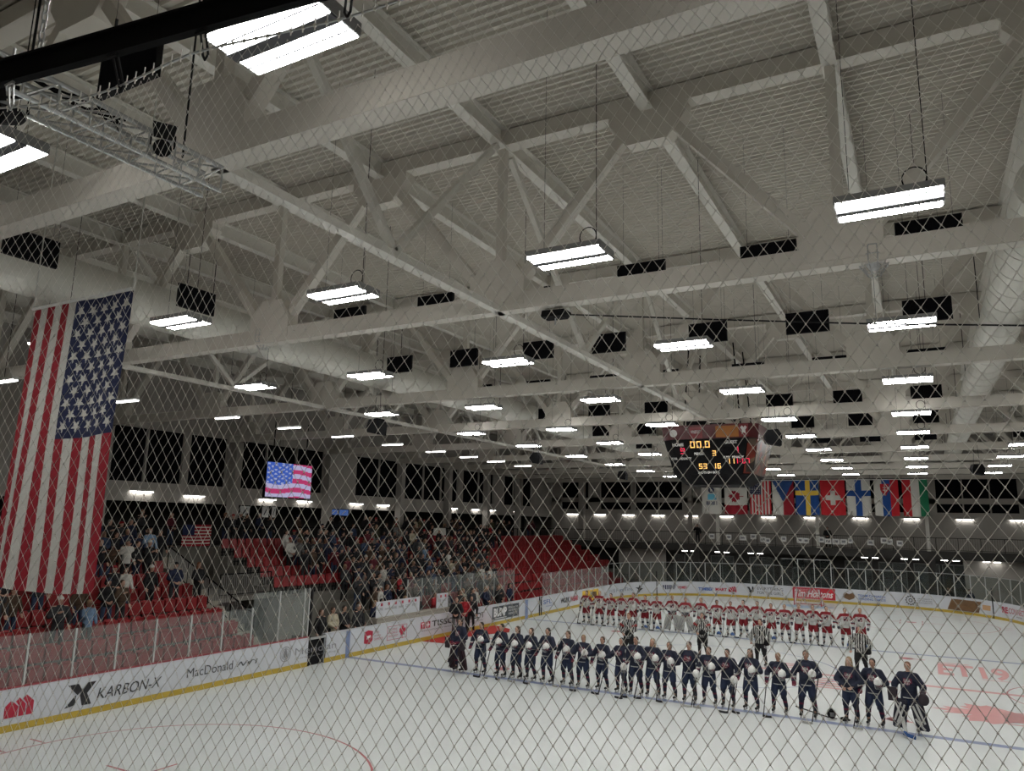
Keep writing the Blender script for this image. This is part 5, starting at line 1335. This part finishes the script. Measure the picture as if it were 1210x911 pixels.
for i, x in enumerate(FAR):
    g = i in (7, 8); kk = 'd' if not g else 'c'
    if i in (2, 3, 5, 6): kk = ['b', 'c', 'a', 'd'][i % 4]
    sc = pr.uniform(.95, 1.02); y = 38.35+pr.uniform(-.06, .06)
    o = player('cz', kk, x, y, pr.uniform(-.2, .2), sc, pr.choice(['short', 'tail', 'tail']), HAIRM[pr.choice([0, 0, 1, 1, 2])],
               ('goaltender in white with big pale pads, %s from the left in the far line' if g else 'hockey player in white and red, %s from the left in the far line') % ordn(i+1), 'white and red team lined up on the far blue line', pr.choice([0, 2]))
    if g: pads(o, mat('pads_white', (.50,.50,.47), .6), mat('pad_trim_grey', (.3,.3,.3), .6), .165)
    if not g and i % 2 == 0 or i in (1, 11): stick(o, -.33*sc, -.13*sc, (.9+LIFT)*sc, -.38, -.35, 'dark hockey stick of the %s player in the far line' % ordn(i+1), 'hockey sticks of the far team')
    if i in (5, 6, 10, 11, 14, 19, 20): helmet(x+.16, y-.42, .14, .3, BLU, 'blue helmet on the ice before the %s player of the far line' % ordn(i+1), 'blue helmets on the far blue line')
for i, (x, y, kk) in enumerate(((9.6, 29.2, 'c'), (12.12, 31.4, 'c'), (14.65, 30.7, 'd'), (18.31, 30.85, 'd'))):
    o = player('ref', kk, x, y, -.1, 1.02, 'short', HAIRM[[4, 0, 0, 1][i]], 'official in black and white stripes, %s of four from the left' % ordn(i+1), 'officials between the two teams', 0)
    if i < 2:
        b = MB()
        for s in 'lr': J = PC; m_ = lerp(J[s+'sh'], J[s+'el'], .45); n_ = lerp(J[s+'sh'], J[s+'el'], .7); b.tube(m_+V(0,0,LIFT), n_+V(0,0,LIFT), .108, .106, 16)
        obj('arm_band', b, mat('armband_red', (.30,.03,.03), .8), o)['label'] = 'red arm band'
    helmet(*held(o, .30 if kk == 'd' else .08, -.25, .93 if kk == 'd' else 1.02), 0, BLACK, 'black helmet held by the %s official from the left' % ordn(i+1), 'black helmets held by the officials', .6)
# near goaltenders
PN = mat('pads_dark', (.02,.012,.018), .6); PW = mat('pads_navy', (.015,.015,.03), .6)
o = player('us', 'c', 5.24, 22.9, -.2, 1.05, 'short', HAIRM[0], 'goaltender in navy with dark maroon pads, far left of the near line', 'goaltenders of the navy team', 0)
pads(o, mat('pads_maroon', (.035,.012,.018), .7), PN, .125); goalie_gear(o, None, None, PN, PN)
o = player('us', 'd', 20.07, 23.0, -.15, 1.03, 'short', HAIRM[4], 'goaltender in navy with striped pads, far right of the near line', 'goaltenders of the navy team', 2)
pads(o, PW, JWH, .15); goalie_gear(o, None, None, PN, PN)
t = link('goalie_stick', None, loc=o.location, rz=o.rotation_euler.z); tag(t, 'goaltender stick with a blue paddle in front of the right-hand goaltender', 'goalie stick')
mb = MB(); mb.bar((-.36,-.32,.95), (-.10,-.62,.45), .03, .03); obj('shaft', mb, JWH, t)
mb = MB(); mb.bar((-.10,-.62,.48), (-.02,-.70,.12), .03, .09, up=(1,0,0)); obj('paddle', mb, JWH, t)
mb = MB(); mb.bar((-.06,-.70,.10), (.22,-.76,.05), .03, .09); mb.bar((-.03,-.69,.16), (-.05,-.72,.06), .035, .095, up=(1,0,0)); obj('blade', mb, BLU, t)['label'] = 'blue blade'
def mask(x, y, z, rz, lab):
    b = MB(); b.ell((0,0,.0), (.125,.16,.14)); b.ell((0,-.08,-.05), (.09,.08,.08)); me = fuse(b, .014, 1); bm = bmesh.new(); bm.from_mesh(me)
    bmesh.ops.delete(bm, geom=[f for f in bm.faces if f.calc_center_median().y < -.11 and abs(f.calc_center_median().x) < .06 and f.calc_center_median().z > -.05], context='FACES'); bm.to_mesh(me); bm.free()
    o = link('goalie_mask', me, BLACK, loc=(x, y, z), rz=rz); tag(o, lab, 'goalie mask')
    c = MB()
    for i in range(5): xx = -.05+.025*i; c.path([(xx,-.13,.06),(xx,-.17,0),(xx,-.16,-.05)], .004, 4)
    for z_ in (.05,.02,-.01,-.04): c.path([(-.07,-.12,z_),(0,-.175,z_),(.07,-.12,z_)], .004, 4)
    obj('cage', c, ALU, o)
mask(17.98, 23.35, .155, .3, 'black goaltender mask lying on the ice in the gap of the near line')
t = link('hockey_stick', None, loc=(17.55, 23.75, 0)); tag(t, 'dark hockey stick lying flat on the ice beside the goaltender mask', 'hockey stick')
mb = MB(); mb.bar((-.7,.55,.03), (.35,-.35,.03), .022, .03); obj('shaft', mb, STK, t); mb = MB(); mb.bar((.33,-.34,.04), (.58,-.42,.04), .06, .014); obj('blade', mb, STK, t)
b = MB(); b.cap((0,0,.06), .055, (.12,.05,.06), .06)
for k in range(4): b.cap((.12,.03*k-.02,.06), .02, (.21,.035*k-.02,.045), .018)
b.cap((.08,-.05,.05), .022, (.14,-.1,.04), .02)
o = link('hockey_glove', fuse(b, .016, 1), BLACK, loc=(18.27, 23.28, 0)); tag(o, 'black hockey glove lying on the ice right of the goaltender mask', 'glove')

# ------------------------------------------------------------------ world and view
w = bpy.data.worlds.new('world'); SC.world = w; w.use_nodes = True
w.node_tree.nodes['Background'].inputs[0].default_value = (.6, .62, .65, 1); w.node_tree.nodes['Background'].inputs[1].default_value = .02
SC.view_settings.view_transform = 'Standard'; SC.view_settings.look = 'None'; SC.view_settings.gamma = 1.; SC.view_settings.use_curve_mapping = False
SC.view_settings.exposure = -.22
SC.cycles.max_bounces = 8; SC.cycles.diffuse_bounces = 4; SC.cycles.transparent_max_bounces = 24; SC.cycles.sample_clamp_indirect = 4.
